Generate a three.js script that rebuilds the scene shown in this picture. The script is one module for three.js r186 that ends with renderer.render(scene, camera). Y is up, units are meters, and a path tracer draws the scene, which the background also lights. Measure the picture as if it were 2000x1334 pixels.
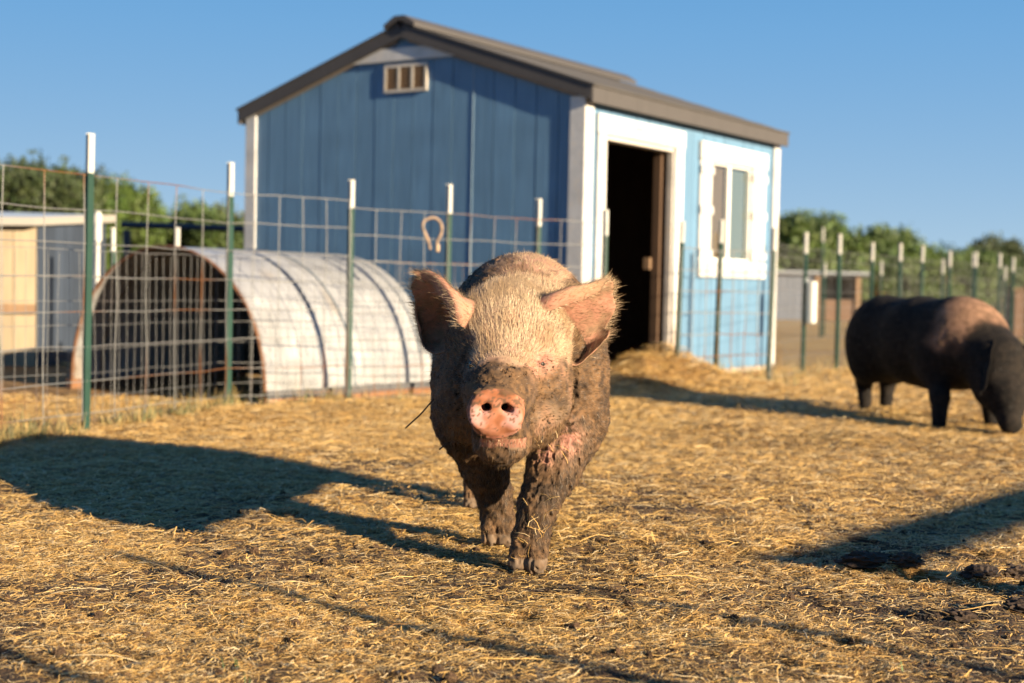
import * as THREE from 'three';
import { mergeGeometries } from 'three/addons/utils/BufferGeometryUtils.js';
import { ImprovedNoise } from 'three/addons/math/ImprovedNoise.js';

// ------------------------------------------------------------------ camera, sky, sun, exposure
const scene = new THREE.Scene();
const renderer = new THREE.WebGLRenderer({ antialias: true });
renderer.toneMapping = THREE.LinearToneMapping;
const EXPOSURE = 3.3;
renderer.toneMappingExposure = EXPOSURE;
renderer.shadowMap.enabled = true;

const camera = new THREE.PerspectiveCamera(27.0, 2000 / 1334, 0.1, 600);
{
  const P = 2.31 * Math.PI / 180, R = 1.2 * Math.PI / 180;
  const up0 = new THREE.Vector3(0, Math.cos(P), -Math.sin(P)), r0 = new THREE.Vector3(1, 0, 0);
  const back = new THREE.Vector3(0, Math.sin(P), Math.cos(P));
  const rt = r0.clone().multiplyScalar(Math.cos(R)).addScaledVector(up0, Math.sin(R));
  const up = up0.clone().multiplyScalar(Math.cos(R)).addScaledVector(r0, -Math.sin(R));
  camera.position.set(0, 0.8, 0);
  camera.quaternion.setFromRotationMatrix(new THREE.Matrix4().makeBasis(rt, up, back));
  camera.focus = 3.72; camera.userData.fStop = 2.6;
}
{ // clear evening sky: deep blue above, paler towards the horizon, the same all round
  const w = 64, h = 512, a = new Float32Array(w * h * 4);
  const hor = [0.48, 0.65, 0.77], mid = [0.040, 0.300, 0.69], top = [0.025, 0.12, 0.36];  // top is the zenith out of view, set darker to weaken skylight in shadows
  for (let j = 0; j < h; j++) {
    const e = Math.max(0, (j + 0.5) / h * 180 - 90), k = Math.exp(-e / 8.5), u = Math.min(1, Math.max(0, (e - 10) / 55)), zen = mid.map((c, i) => c + (top[i] - c) * u * (2 - u));
    for (let i = 0; i < w; i++) for (let c = 0; c < 4; c++) a[(j * w + i) * 4 + c] = c < 3 ? (zen[c] + (hor[c] - zen[c]) * k) / EXPOSURE : 1;
  }
  const t = new THREE.DataTexture(a, w, h, THREE.RGBAFormat, THREE.FloatType);
  t.mapping = THREE.EquirectangularReflectionMapping; t.magFilter = t.minFilter = THREE.LinearFilter; t.needsUpdate = true;
  scene.background = t; scene.environment = t;
}
const SUN = new THREE.Vector3(0.736, 0.260, 0.627).normalize();
{
  const sun = new THREE.DirectionalLight(new THREE.Color().setRGB(1, 0.81, 0.56), 5);
  sun.name = 'sun'; sun.position.copy(SUN).multiplyScalar(60).add(new THREE.Vector3(0, 0, -9)); sun.target.position.set(0, 0, -9);
  sun.castShadow = true; sun.shadow.mapSize.set(4096, 4096);
  Object.assign(sun.shadow.camera, { left: -20, right: 20, top: 14, bottom: -14, near: 1, far: 140 });
  scene.add(sun, sun.target);
}

// ------------------------------------------------------------------ helpers
let seed = 12345;
const rnd = () => { seed |= 0; seed = seed + 0x6D2B79F5 | 0; let t = Math.imul(seed ^ seed >>> 15, 1 | seed); t = t + Math.imul(t ^ t >>> 7, 61 | t) ^ t; return ((t ^ t >>> 14) >>> 0) / 4294967296; };
const rr = (a, b) => a + (b - a) * rnd();
const gauss = () => (rnd() + rnd() + rnd() + rnd() - 2) * 1.2;
const clamp = (x, a = 0, b = 1) => Math.min(b, Math.max(a, x));
const sst = (a, b, x) => { const t = clamp((x - a) / (b - a)); return t * t * (3 - 2 * t); };
const mix = (a, b, t) => a + (b - a) * t;
const mix3 = (a, b, t) => [mix(a[0], b[0], t), mix(a[1], b[1], t), mix(a[2], b[2], t)];
const PN = new ImprovedNoise();
const noise = (x, y, z = 0) => PN.noise(x + 31.7, y + 17.3, z + 53.1);
const fbm = (x, y, z = 0, o = 3) => { let s = 0, a = 0.5, f = 1; for (let i = 0; i < o; i++) { s += a * noise(x * f, y * f, z * f); a *= 0.5; f *= 2.07; } return s; };
const V = (x, y, z) => new THREE.Vector3(x, y, z);
const W = (x, y, d) => new THREE.Vector3(x, y, -d);          // d = metres in front of the camera
const col = (r, g, b) => new THREE.Color().setRGB(r, g, b);
const std = (c, roughness = 0.8, o = {}) => new THREE.MeshStandardMaterial({ color: Array.isArray(c) ? col(...c) : c, roughness, metalness: 0, side: THREE.DoubleSide, ...o });

const used = {};
const numbered = (n) => { const k = used[n] = (used[n] ?? -1) + 1; return k ? `${n}_${String(k).padStart(3, '0')}` : n; };
function mesh(name, geo, mat, parent) {
  const m = new THREE.Mesh(geo, mat); m.name = name; m.castShadow = m.receiveShadow = true; parent?.add(m); return m;
}
function tag(o, label, category, group, kind) {
  Object.assign(o.userData, { label, category }); if (group) o.userData.group = group; if (kind) o.userData.kind = kind; return o;
}
function thing(name, label, category, pos = V(0, 0, 0), ry = 0, group) {
  const g = new THREE.Group(); g.name = numbered(name); g.position.copy(pos); g.rotation.y = ry; scene.add(g); return tag(g, label, category, group);
}
function bx(w, h, l, x = 0, y = 0, z = 0) {                    // box with uv in metres
  const g = new THREE.BoxGeometry(w, h, l), u = g.attributes.uv, s = [[l, h], [l, h], [w, l], [w, l], [w, h], [w, h]];
  for (let i = 0; i < 24; i++) { const f = s[i >> 2]; u.setXY(i, u.getX(i) * f[0] + x + z, u.getY(i) * f[1] + y); }
  return g.translate(x, y, z);
}
const span = (x0, x1, y0, y1, z0, z1) => bx(x1 - x0, y1 - y0, z1 - z0, (x0 + x1) / 2, (y0 + y1) / 2, (z0 + z1) / 2);
function rod(pts, r, radial = 6, segs, closed = false) {
  return new THREE.TubeGeometry(new THREE.CatmullRomCurve3(pts, closed, 'catmullrom', 0.3), segs ?? Math.max(1, (pts.length - 1) * 3), r, radial, closed);
}
function paint(geo, fn) {                                      // vertex colours from position
  const p = geo.attributes.position, c = new Float32Array(p.count * 3);
  for (let i = 0; i < p.count; i++) { const q = fn(p.getX(i), p.getY(i), p.getZ(i)); c[i * 3] = q[0]; c[i * 3 + 1] = q[1]; c[i * 3 + 2] = q[2]; }
  geo.setAttribute('color', new THREE.BufferAttribute(c, 3)); return geo;
}
// periodic noise textures
function pnoise(n, cellsX, cellsY, sd) {
  const s0 = seed; seed = sd; const g = new Float32Array(cellsX * cellsY).map(() => rnd()); seed = s0;
  const out = new Float32Array(n * n);
  for (let j = 0; j < n; j++) for (let i = 0; i < n; i++) {
    const x = i / n * cellsX, y = j / n * cellsY, xi = x | 0, yi = y | 0; let fx = x - xi, fy = y - yi; fx = fx * fx * (3 - 2 * fx); fy = fy * fy * (3 - 2 * fy);
    const x1 = (xi + 1) % cellsX, y1 = (yi + 1) % cellsY;
    out[j * n + i] = mix(mix(g[yi * cellsX + xi], g[yi * cellsX + x1], fx), mix(g[y1 * cellsX + xi], g[y1 * cellsX + x1], fx), fy);
  }
  return out;
}
function tex(n, fn, srgb = true, repeat = 1) {
  const a = new Uint8Array(n * n * 4);
  const enc = (v) => Math.round(255 * clamp(srgb ? (v <= 0.0031308 ? v * 12.92 : 1.055 * Math.pow(v, 1 / 2.4) - 0.055) : v));
  for (let i = 0; i < n * n; i++) { const c = fn(i); for (let k = 0; k < 3; k++) a[i * 4 + k] = enc(c[k]); a[i * 4 + 3] = 255; }
  const t = new THREE.DataTexture(a, n, n); t.wrapS = t.wrapT = THREE.RepeatWrapping; t.magFilter = THREE.LinearFilter; t.minFilter = THREE.LinearMipmapLinearFilter;
  t.generateMipmaps = true; if (srgb) t.colorSpace = THREE.SRGBColorSpace; t.repeat.set(repeat, repeat); t.needsUpdate = true; return t;
}

// ------------------------------------------------------------------ materials
const gN = 512;
const grainA = pnoise(gN, 160, 5, 11), grainB = pnoise(gN, 60, 3, 12), blotch = pnoise(gN, 7, 7, 13), speck = pnoise(gN, 170, 170, 14), mid = pnoise(gN, 28, 28, 15);
const grainMap = tex(gN, (i) => { const v = 0.80 + 0.14 * grainA[i] + 0.12 * (grainB[i] - 0.5) + 0.14 * (blotch[i] - 0.5); return [v, v, v]; });
const grainBump = tex(gN, (i) => { const v = 0.5 * grainA[i] + 0.3 * grainB[i] + 0.2 * speck[i]; return [v, v, v]; }, false);
const dustMap = tex(gN, (i) => { const v = 0.86 + 0.16 * (mid[i] - 0.5) + 0.2 * (blotch[i] - 0.5) + 0.1 * (speck[i] - 0.5), d = sst(0.62, 0.85, mid[i]) * 0.12; return [v - d * 0.3, v - d * 0.6, v - d]; });
const galvMap = tex(gN, (i) => { const v = 0.80 + 0.08 * (mid[i] - 0.5) + 0.14 * (blotch[i] - 0.5) + 0.06 * (speck[i] - 0.5); return [v, v, v * 1.01]; });
const galvRough = tex(gN, (i) => { const v = 0.45 + 0.3 * (mid[i] - 0.5) + 0.25 * (blotch[i] - 0.5); return [v, v, v]; }, false);
const BLUE = [0.102, 0.208, 0.330];
const bluePaints = [1, 0.97, 1.03, 0.99].map((k) => std(BLUE.map((c) => c * k), 0.62, { map: grainMap, bumpMap: grainBump, bumpScale: 0.0012 }));
const grooveMat = std([0.05, 0.13, 0.22], 0.8);
const whitePaint = std([0.56, 0.55, 0.53], 0.55, { map: dustMap, bumpMap: grainBump, bumpScale: 0.0008 });
const fasciaMat = std([0.062, 0.056, 0.054], 0.75, { map: grainMap });
const shingleMat = std([0.065, 0.060, 0.057], 0.95, { map: dustMap, bumpMap: dustMap, bumpScale: 0.003 });
const soffitMat = std([0.24, 0.20, 0.16], 0.8, { map: grainMap });
const rawWood = std([0.22, 0.135, 0.075], 0.85, { map: grainMap, bumpMap: grainBump, bumpScale: 0.002 });
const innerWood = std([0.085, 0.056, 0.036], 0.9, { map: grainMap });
const galv = std([0.48, 0.48, 0.475], 0.95, { metalness: 0.35, map: galvMap, roughnessMap: galvRough, vertexColors: true });
const glass = new THREE.MeshPhysicalMaterial({ color: col(0.86, 0.9, 0.9), transmission: 1, thickness: 0, roughness: 0.03, ior: 1.5, side: THREE.DoubleSide });
const wireMat = std([1, 1, 1], 0.5, { metalness: 0.35, vertexColors: true });
const postGreen = std([0.018, 0.062, 0.046], 0.5, { map: dustMap });
const postWhite = std([0.54, 0.54, 0.51], 0.5, { map: dustMap });
const vcol = std([1, 1, 1], 0.85, { vertexColors: true });

// ------------------------------------------------------------------ ground
const mounds = [[1.22, 11.35, 0.24, 0.42], [0.95, 11.05, 0.12, 0.4], [1.75, 11.2, 0.05, 0.5], [1.9, 7.4, 0.05, 0.35], [1.25, 7.9, 0.04, 0.4], [2.6, 7.2, 0.05, 0.4], [-1.5, 8.1, 0.05, 0.4], [-0.9, 8.6, 0.05, 0.4],
  [1.02, 4.02, 0.022, 0.06], [1.1, 4.0, 0.024, 0.05], [1.28, 3.86, 0.03, 0.06], [1.36, 3.92, 0.03, 0.05], [1.4, 3.7, 0.035, 0.07], [1.5, 3.8, 0.035, 0.06], [1.22, 3.5, 0.03, 0.07], [1.05, 3.45, 0.025, 0.05], [0.5, 3.1, 0.02, 0.05], [-0.55, 3.3, 0.015, 0.06]];
const prints = []; { const s0 = seed; seed = 77; for (let i = 0; i < 90; i++) prints.push([rr(-1.9, 2.2), rr(2.4, 6), rr(0.010, 0.026), rr(0.03, 0.055)]); seed = s0; }
function hgt(x, d) {
  let h = 0.02 * fbm(x * 0.8, d * 0.8, 1, 2);
  const near = sst(14, 9, d) * sst(-1, 1.5, d);
  if (near > 0 && Math.abs(x) < 8) {
    h += near * (0.020 * fbm(x * 4.3, d * 4.3, 2, 3) + 0.016 * fbm(x * 17, d * 17, 3, 2));
    if (d < 7.5) h += 0.007 * Math.abs(noise(x * 46, d * 46, 4)) + 0.004 * noise(x * 95, d * 95, 5);
    for (const [mx, md, a, r] of mounds) { const q = ((x - mx) ** 2 + (d - md) ** 2) / (r * r); if (q < 6) h += a * Math.exp(-q) * (1 + (a > 0.04 ? 0.25 * noise(x * 6, d * 6, 9) : 0.5 * noise(x * 22, d * 22, 9))); }
    if (d < 6.3) for (const [mx, md, a, r] of prints) { if (Math.abs(x - mx) > 0.14 || Math.abs(d - md) > 0.14) continue; const q = ((x - mx) ** 2 + (d - md) ** 2) / (r * r); if (q < 5) h += a * (0.45 * Math.exp(-((Math.sqrt(q) - 1.45) ** 2) * 5) - Math.exp(-q)); }
  }
  return h;
}
const dry = (x, d) => sst(-0.14, 0.20, fbm(x * 1.5, d * 1.5, 7, 4) + 0.09 * (d - 3.45) - (x > 0.5 && d < 4.3 ? 0.22 * sst(0.5, 1.3, x) : 0));   // share of ground under straw
{
  const line = (fineA, fineB, step, lo, hi, grow) => {
    const a = []; for (let v = fineA; v <= fineB; v += step) a.push(v);
    let s = step, v = fineB; while (v < hi) { s *= grow; v += s; a.push(v); }
    s = step; v = fineA; while (v > lo) { s *= grow; v -= s; a.unshift(v); }
    return a;
  };
  const xs = line(-1.6, 1.8, 0.012, -300, 300, 1.035), ds = line(2.3, 5.2, 0.012, -40, 400, 1.03);
  const nx = xs.length, nd = ds.length, pos = new Float32Array(nx * nd * 3), c = new Float32Array(nx * nd * 3), uv = new Float32Array(nx * nd * 2), idx = new Uint32Array((nx - 1) * (nd - 1) * 6);
  let k = 0;
  for (let j = 0; j < nd; j++) for (let i = 0; i < nx; i++) {
    const o = j * nx + i, x = xs[i], d = ds[j];
    pos.set([x, hgt(x, d), -d], o * 3); uv.set([x, d], o * 2);
    const m = fbm(x * 2.1, d * 2.1, 21, 3), s = dry(x, d);
    let q = mix3([0.044, 0.0235, 0.0105], [0.105, 0.057, 0.024], clamp(0.45 + m * 1.2));
    q = mix3(q, [0.34, 0.185, 0.048], s * 0.8);
    const far = sst(12, 17, d); q = mix3(q, mix3([0.36, 0.215, 0.065], [0.46, 0.30, 0.095], clamp(0.5 + fbm(x * 0.25, d * 0.5, 3, 3) * 1.6)), far);
    c.set(q, o * 3);
    if (i < nx - 1 && j < nd - 1) { idx.set([o, o + 1, o + nx, o + 1, o + nx + 1, o + nx], k); k += 6; }
  }
  const g = new THREE.BufferGeometry(); g.setAttribute('position', new THREE.BufferAttribute(pos, 3)); g.setAttribute('color', new THREE.BufferAttribute(c, 3)); g.setAttribute('uv', new THREE.BufferAttribute(uv, 2)); g.setIndex(new THREE.BufferAttribute(idx, 1)); g.computeVertexNormals();
  const n2 = 1024, f1 = pnoise(n2, 200, 60, 31), f2 = pnoise(n2, 50, 190, 32), f3 = pnoise(n2, 300, 300, 33), f4 = pnoise(n2, 18, 18, 34);
  const dirt = tex(n2, (i) => { const fleck = Math.max(sst(0.74, 0.9, f1[i]), sst(0.76, 0.92, f2[i])), v = 0.55 + 0.5 * f3[i] + 0.35 * (f4[i] - 0.5); return [v + fleck * 0.55, v + fleck * 0.42, v + fleck * 0.18].map((q) => q * 0.8); });
  const bump = tex(n2, (i) => { const v = 0.5 * f3[i] + 0.25 * f4[i] + 0.25 * Math.max(f1[i], f2[i]); return [v, v, v]; }, false);
  for (const t of [dirt, bump]) t.repeat.set(0.9, 0.9);
  const m = mesh('ground', g, std([1, 1, 1], 0.95, { map: dirt, bumpMap: bump, bumpScale: 0.006, vertexColors: true }), scene);
  tag(m, 'bare muddy ground of the pig yard running out to dry grass', 'ground', null, 'structure');
}

// ------------------------------------------------------------------ straw litter
const M4 = new THREE.Matrix4(), Q = new THREE.Quaternion(), Q2 = new THREE.Quaternion(), S3 = new THREE.Vector3(), P3 = new THREE.Vector3(), EU = new THREE.Euler();
function strawBlade(bend) {                                     // unit length along x, unit width across
  const p = [], ix = [], n = 3;
  for (let i = 0; i <= n; i++) { const t = i / n, x = t - 0.5, y = bend * (1 - 4 * x * x), z = bend * 0.6 * Math.sin(t * 5); p.push(x, y, z - 0.5 * 0.02, x, y + 0.012, z, x, y, z + 0.5 * 0.02); }
  for (let i = 0; i < n; i++) { const a = i * 3, b = a + 3; ix.push(a, a + 1, b, a + 1, b + 1, b, a + 1, a + 2, b + 1, a + 2, b + 2, b + 1); }
  const g = new THREE.BufferGeometry(); g.setAttribute('position', new THREE.Float32BufferAttribute(p, 3)); g.setIndex(ix); g.computeVertexNormals(); return g;
}
const strawMat = std([1, 1, 1], 0.55);
const strawTones = [[0.61, 0.375, 0.115], [0.67, 0.455, 0.175], [0.70, 0.54, 0.30], [0.48, 0.28, 0.08], [0.22, 0.115, 0.034], [0.09, 0.050, 0.022]];
function straw(name, label, n, d0, d1, len, wid, lift, bend, keepBase, xr = (d) => 0.42 * d + 0.7) {
  const o = new THREE.InstancedMesh(strawBlade(bend), strawMat, n); o.name = numbered(name); let k = 0, guard = 0; const c = new THREE.Color();
  while (k < n && guard++ < n * 12) {
    const d = Math.sqrt(rr(d0 * d0, d1 * d1)), x = rr(-1, 1) * xr(d), s = dry(x, d);
    const onMound = (x - 1.15) ** 2 + (d - 11.25) ** 2 < 0.6;
    if (!onMound && rnd() > keepBase + (1 - keepBase) * s) continue;
    if (d > 9.2 && x < -0.6 - (d - 9.2)) continue;
    const lx = (x - 0.51) * 0.559 + (d - 10.9) * 0.829, lz = (x - 0.51) * 0.829 - (d - 10.9) * 0.559;   // not inside the barn
    if (lx > -0.02 && lz < 0.02 && !(lx > 0.3 && lx < 1.44 && lz > -0.6)) continue;
    const L = rr(...len) * (0.6 + 0.8 * rnd() * rnd() + 0.2), w = rr(...wid);
    P3.set(x, hgt(x, d) + 0.001 + rnd() * rnd() * lift, -d);
    EU.set(rr(-0.6, 0.6), rnd() * 6.283, gauss() * (0.10 + (rnd() < 0.06 ? 0.5 : 0)), 'YZX'); Q.setFromEuler(EU);
    S3.set(L, L * 0.6 + w * 4, w / 0.02); M4.compose(P3, Q, S3); o.setMatrixAt(k, M4);
    const t = strawTones[Math.min(5, (rnd() * rnd() * 7) | 0)], v = rr(0.75, 1.12) * 0.92; c.setRGB(t[0] * v, t[1] * v, t[2] * v); o.setColorAt(k, c); k++;
  }
  o.count = k; o.castShadow = o.receiveShadow = true; scene.add(o); tag(o, label, 'straw', null, 'stuff'); return o;
}
straw('straw_litter', 'short chopped golden straw trodden into mud in the foreground', 240000, 1.6, 5.0, [0.010, 0.042], [0.0009, 0.0023], 0.012, 0.05, 0.24);
straw('straw_litter', 'longer golden straw bedding spread across the middle of the yard', 200000, 4.3, 9.4, [0.02, 0.085], [0.0015, 0.0036], 0.022, 0.08, 0.22);
straw('straw_litter', 'golden straw scattered around the blue barn and far fence', 90000, 8.6, 14.5, [0.05, 0.15], [0.003, 0.0065], 0.035, 0.1, 0.45);
straw('straw_litter', 'loose long straw stalks lying on top of the bedding', 2200, 2.2, 8, [0.06, 0.16], [0.0018, 0.0034], 0.03, 0.07, 0.5);

// ------------------------------------------------------------------ blue barn
const BARN_TURN = Math.atan2(0.829, 0.559);
{
  // local x runs along the doorway side (0 = near corner), local z points out of the doorway side, gable wall at x = 0
  const L = 3.6, D = 3.49, TOP = 2.25, RISE = 0.575, PK = 2.87, B0 = 0.07;
  const barn = thing('blue_barn', 'small blue wooden barn with white trim, dark roof and open doorway', 'barn', W(0.51, 0, 10.9), BARN_TURN);
  const roofY = (z) => PK - Math.abs(z + D / 2) * (RISE / (D / 2));
  const shapeZ = (pts, x0, x1) => {                            // polygon in (z, y), extruded from x0 to x1
    const s = new THREE.Shape(pts.map(([z, y]) => new THREE.Vector2(z, y))), g = new THREE.ExtrudeGeometry(s, { depth: x1 - x0, bevelEnabled: false });
    return g.rotateY(-Math.PI / 2).translate(x1, 0, 0);        // shape x -> +z, depth -> -x
  };
  // gable wall
  const gable = mesh('gable_wall', shapeZ([[-0.02, -0.12], [-D + 0.02, -0.12], [-D + 0.02, TOP - 0.02], [-D / 2, PK - 0.03], [-0.02, TOP - 0.02]], 0.002, 0.08), grooveMat, barn);
  const bw = 0.203, gap = 0.007; let k = 0;
  for (let z1 = -0.02; z1 > -D + 0.03; z1 -= bw) {
    const z0 = Math.max(-D + 0.02, z1 - bw + gap), pts = [[z1, B0], [z0, B0], [z0, roofY(z0) - 0.03]];
    if (z0 < -D / 2 && z1 > -D / 2) pts.push([-D / 2, PK - 0.03]);
    pts.push([z1, roofY(z1) - 0.03]);
    const proud = 0.012 + 0.001 * Math.sin(k * 2.3);
    mesh('siding_board', shapeZ(pts, -proud, 0), bluePaints[(k * 7 + 1) % 4], gable); k++;
  }
  mesh('panel_joint', shapeZ([[-1.0345, B0], [-1.0235, B0], [-1.0235, roofY(-1.02) - 0.04], [-1.0345, roofY(-1.02) - 0.04]], -0.0165, -0.001), std([0.17, 0.25, 0.32], 0.7), gable);
  // far and back walls
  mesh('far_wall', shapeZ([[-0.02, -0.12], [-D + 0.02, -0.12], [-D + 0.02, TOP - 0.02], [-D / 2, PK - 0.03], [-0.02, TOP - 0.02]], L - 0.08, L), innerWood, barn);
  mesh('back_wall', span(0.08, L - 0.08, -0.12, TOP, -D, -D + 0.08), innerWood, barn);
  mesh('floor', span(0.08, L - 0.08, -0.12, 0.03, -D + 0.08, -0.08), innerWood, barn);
  // doorway side: door 0.30..1.45 up to 1.98, window 2.20..2.96 x 1.06..1.92
  const dx0 = 0.30, dx1 = 1.46, dTop = 1.98, wx0 = 2.16, wx1 = 3.02, wy0 = 1.05, wy1 = 1.93;
  const side = mesh('door_wall', mergeGeometries([span(0.002, dx0, -0.12, TOP, -0.08, -0.002), span(dx1, wx0, -0.12, TOP, -0.08, -0.002), span(dx0, dx1, dTop, TOP, -0.08, -0.002),
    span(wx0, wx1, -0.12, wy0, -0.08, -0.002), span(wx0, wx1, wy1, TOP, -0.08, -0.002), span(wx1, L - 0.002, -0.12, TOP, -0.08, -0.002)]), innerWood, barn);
  const cuts = [[dx0, dx1, 0, dTop], [wx0, wx1, wy0, wy1]];
  for (let x0 = 0; x0 < L - 0.02; x0 += bw) {
    const x1 = Math.min(L, x0 + bw - gap), proud = 0.012 + 0.001 * Math.sin(k * 1.7);
    const board = (a, b, y0, y1) => { if (b - a > 0.012 && y1 - y0 > 0.02) mesh('siding_board', span(a, b, y0, y1, 0, proud), bluePaints[(k++ * 5 + 2) % 4], side); };
    const hit = cuts.find((c) => x1 > c[0] && x0 < c[1]);
    if (!hit) { board(x0, x1, B0, TOP); continue; }
    if (x0 < hit[0]) board(x0, hit[0], B0, TOP);
    if (x1 > hit[1]) board(hit[1], x1, B0, TOP);
    const a = Math.max(x0, hit[0]), b = Math.min(x1, hit[1]);
    board(a, b, hit[3], TOP); if (hit[2] > B0) board(a, b, B0, hit[2]);
  }
  const skirt = std([0.36, 0.31, 0.25], 0.9, { map: dustMap });
  mesh('skirting_board', span(dx1 + 0.16, L + 0.004, -0.12, B0 - 0.003, -0.002, 0.022), skirt, barn);
  mesh('skirting_board', span(-0.024, -0.002, -0.12, B0 - 0.003, -D, 0), skirt, barn);
  // corner boards
  mesh('corner_board', span(-0.035, -0.014, B0, TOP - 0.01, -0.10, 0.035), whitePaint, barn);
  mesh('corner_board', span(-0.034, 0.095, B0, TOP - 0.01, 0.016, 0.036), whitePaint, barn);
  mesh('corner_board', span(L - 0.10, L + 0.03, B0, TOP - 0.01, 0.016, 0.036), whitePaint, barn);
  mesh('corner_board', span(-0.035, -0.014, B0, TOP + 0.02, -D - 0.035, -D + 0.085), whitePaint, barn);
  mesh('corner_board', span(-0.034, 0.10, B0, TOP - 0.01, -D - 0.036, -D - 0.016), whitePaint, barn);
  // white band below the peak, cut along the rake
  const bandY = [2.63, 2.735], ex = (y) => (PK - 0.06 - y) / (RISE / (D / 2));
  mesh('gable_band', shapeZ([[-D / 2 - ex(bandY[0]), bandY[0]], [-D / 2 + ex(bandY[0]), bandY[0]], [-D / 2 + ex(bandY[1]), bandY[1]], [-D / 2 - ex(bandY[1]), bandY[1]]], -0.036, -0.017), whitePaint, barn);
  // louvred vent
  {
    const vent = new THREE.Group(); vent.name = 'gable_vent'; barn.add(vent);
    const z0 = -1.94, z1 = -1.49, y0 = 2.37, y1 = 2.60, s = 0.024, cream = std([0.55, 0.50, 0.42], 0.6, { map: dustMap }), tan = std([0.33, 0.20, 0.10], 0.7);
    const cols = [z0, z0 + (z1 - z0 - s) / 3, z0 + 2 * (z1 - z0 - s) / 3, z1 - s];
    mesh('vent_frame', mergeGeometries([span(-0.030, -0.014, y0, y0 + s, z0, z1), span(-0.030, -0.014, y1 - s, y1, z0, z1), ...cols.map((z) => span(-0.0305, -0.0145, y0 + s, y1 - s, z, z + s))]), cream, vent);
    mesh('vent_backing', span(-0.0165, -0.0140, y0 + 0.01, y1 - 0.01, z0 + 0.01, z1 - 0.01), innerWood, vent);
    for (let c = 0; c < 3; c++) for (let i = 0; i < 10; i++) {
      const g = new THREE.BoxGeometry(0.012, 0.004, cols[c + 1] - cols[c] - s - 0.002).rotateZ(0.6).translate(-0.023, y0 + s + 0.010 + i * 0.0188, (cols[c] + s + cols[c + 1]) / 2);
      mesh('vent_slat', g, tan, vent);
    }
  }
  // roof: two slabs with rakes, soffit, fascia and ridge cap
  {
    const roof = new THREE.Group(); roof.name = 'roof'; barn.add(roof);
    const OV = 0.04, EV = 0.10, a = Math.atan2(RISE, D / 2), len = (D / 2 + EV) / Math.cos(a);
    for (const s of [1, -1]) {
      const put = (g) => { g.rotateX(s > 0 ? a : -a); return g.translate(0, PK, -D / 2); };
      const half = (x0, x1, y0, y1, q0, q1) => put(s > 0 ? span(x0, x1, y0, y1, q0, q1) : span(x0, x1, y0, y1, -q1, -q0));
      mesh('roof_slope', half(-OV + 0.02, L + OV, 0.012, 0.045, 0.0, len - 0.01), shingleMat, roof);
      mesh('rake_board', half(-OV - 0.022, -OV, -0.052, 0.05, 0.002, len), fasciaMat, roof);
      mesh('rake_trim', half(-0.034, -0.0175, -0.072, -0.02, 0.08, len - 0.14), soffitMat, roof);
      mesh('drip_edge', half(-OV - 0.03, -OV + 0.05, 0.051, 0.066, 0.0, len + 0.01), shingleMat, roof);
      // courses of shingles down the slope
      for (let i = 0; i < 11; i++) { const q = len - (i + 1) * 0.172; mesh('shingle_course', half(-OV + 0.055, L + OV, 0.046 + 0.004, 0.060 + 0.003 * (i % 2), Math.max(0, q), q + 0.168), shingleMat, roof); }
    }
    const ey = PK - (D / 2 + EV) * (RISE / (D / 2)), ez = EV;
    mesh('eave_fascia', span(-OV - 0.018, L + OV, ey - 0.075, ey + 0.045, ez - 0.014, ez + 0.012), fasciaMat, roof);
    mesh('eave_drip', span(-OV - 0.02, L + OV + 0.01, ey + 0.047, ey + 0.062, ez - 0.03, ez + 0.024), shingleMat, roof);
    mesh('eave_soffit', span(-0.014, L + 0.02, ey - 0.06, ey - 0.045, 0.037, ez - 0.016), fasciaMat, roof);
    mesh('eave_fascia', span(-OV - 0.018, L + OV, ey - 0.075, ey + 0.045, -D - ez - 0.012, -D - ez + 0.014), fasciaMat, roof);
    mesh('ridge_cap', shapeZ([[-D / 2 - 0.16, PK + 0.02], [-D / 2, PK + 0.085], [-D / 2 + 0.16, PK + 0.02], [-D / 2 + 0.16, PK + 0.055], [-D / 2 + 0.05, PK + 0.12], [-D / 2 - 0.05, PK + 0.12], [-D / 2 - 0.16, PK + 0.055]], -OV - 0.05, L + OV), fasciaMat, roof);
  }
  // doorway trim
  {
    const d = new THREE.Group(); d.name = 'doorway'; barn.add(d);
    const darkStud = std([0.085, 0.046, 0.024], 0.85, { map: grainMap });
    mesh('head_trim', span(dx0 - 0.14, dx1 + 0.16, dTop + 0.004, dTop + 0.15, 0.017, 0.040), whitePaint, d);
    mesh('side_trim', span(dx0 - 0.13, dx0 - 0.002, -0.1, dTop, 0.017, 0.038), whitePaint, d);
    const wornTrim = paint(bx(0.13, dTop + 0.1, 0.021, dx1 + 0.075, (dTop - 0.1) / 2, 0.0275).toNonIndexed(), () => [1, 1, 1]);
    const nS = 24, parts = []; for (let i = 0; i < nS; i++) parts.push(span(dx1 + 0.012, dx1 + 0.142, -0.1 + i * (dTop + 0.1) / nS, -0.1 + (i + 1) * (dTop + 0.1) / nS, 0.017, 0.038));
    const g = paint(mergeGeometries(parts), (x, y, z) => mix3([0.74, 0.73, 0.70], [0.26, 0.16, 0.09], clamp(sst(1.15, 0.2, y + 0.35 * fbm(x * 30, y * 6, z * 9)) * (0.55 + 1.3 * noise(x * 60, y * 11, 3)))));
    const wt = mesh('side_trim', g, std([1, 1, 1], 0.7, { vertexColors: true, map: dustMap }), d); wt.userData.label = 'door trim worn to bare wood near the ground'; wornTrim.dispose();
    const jambMat = std([0.55, 0.50, 0.45], 0.7, { map: dustMap });
    mesh('jamb', span(dx0 - 0.001, dx0 + 0.02, 0.0, dTop - 0.02, -0.035, 0.016), jambMat, d);
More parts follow.
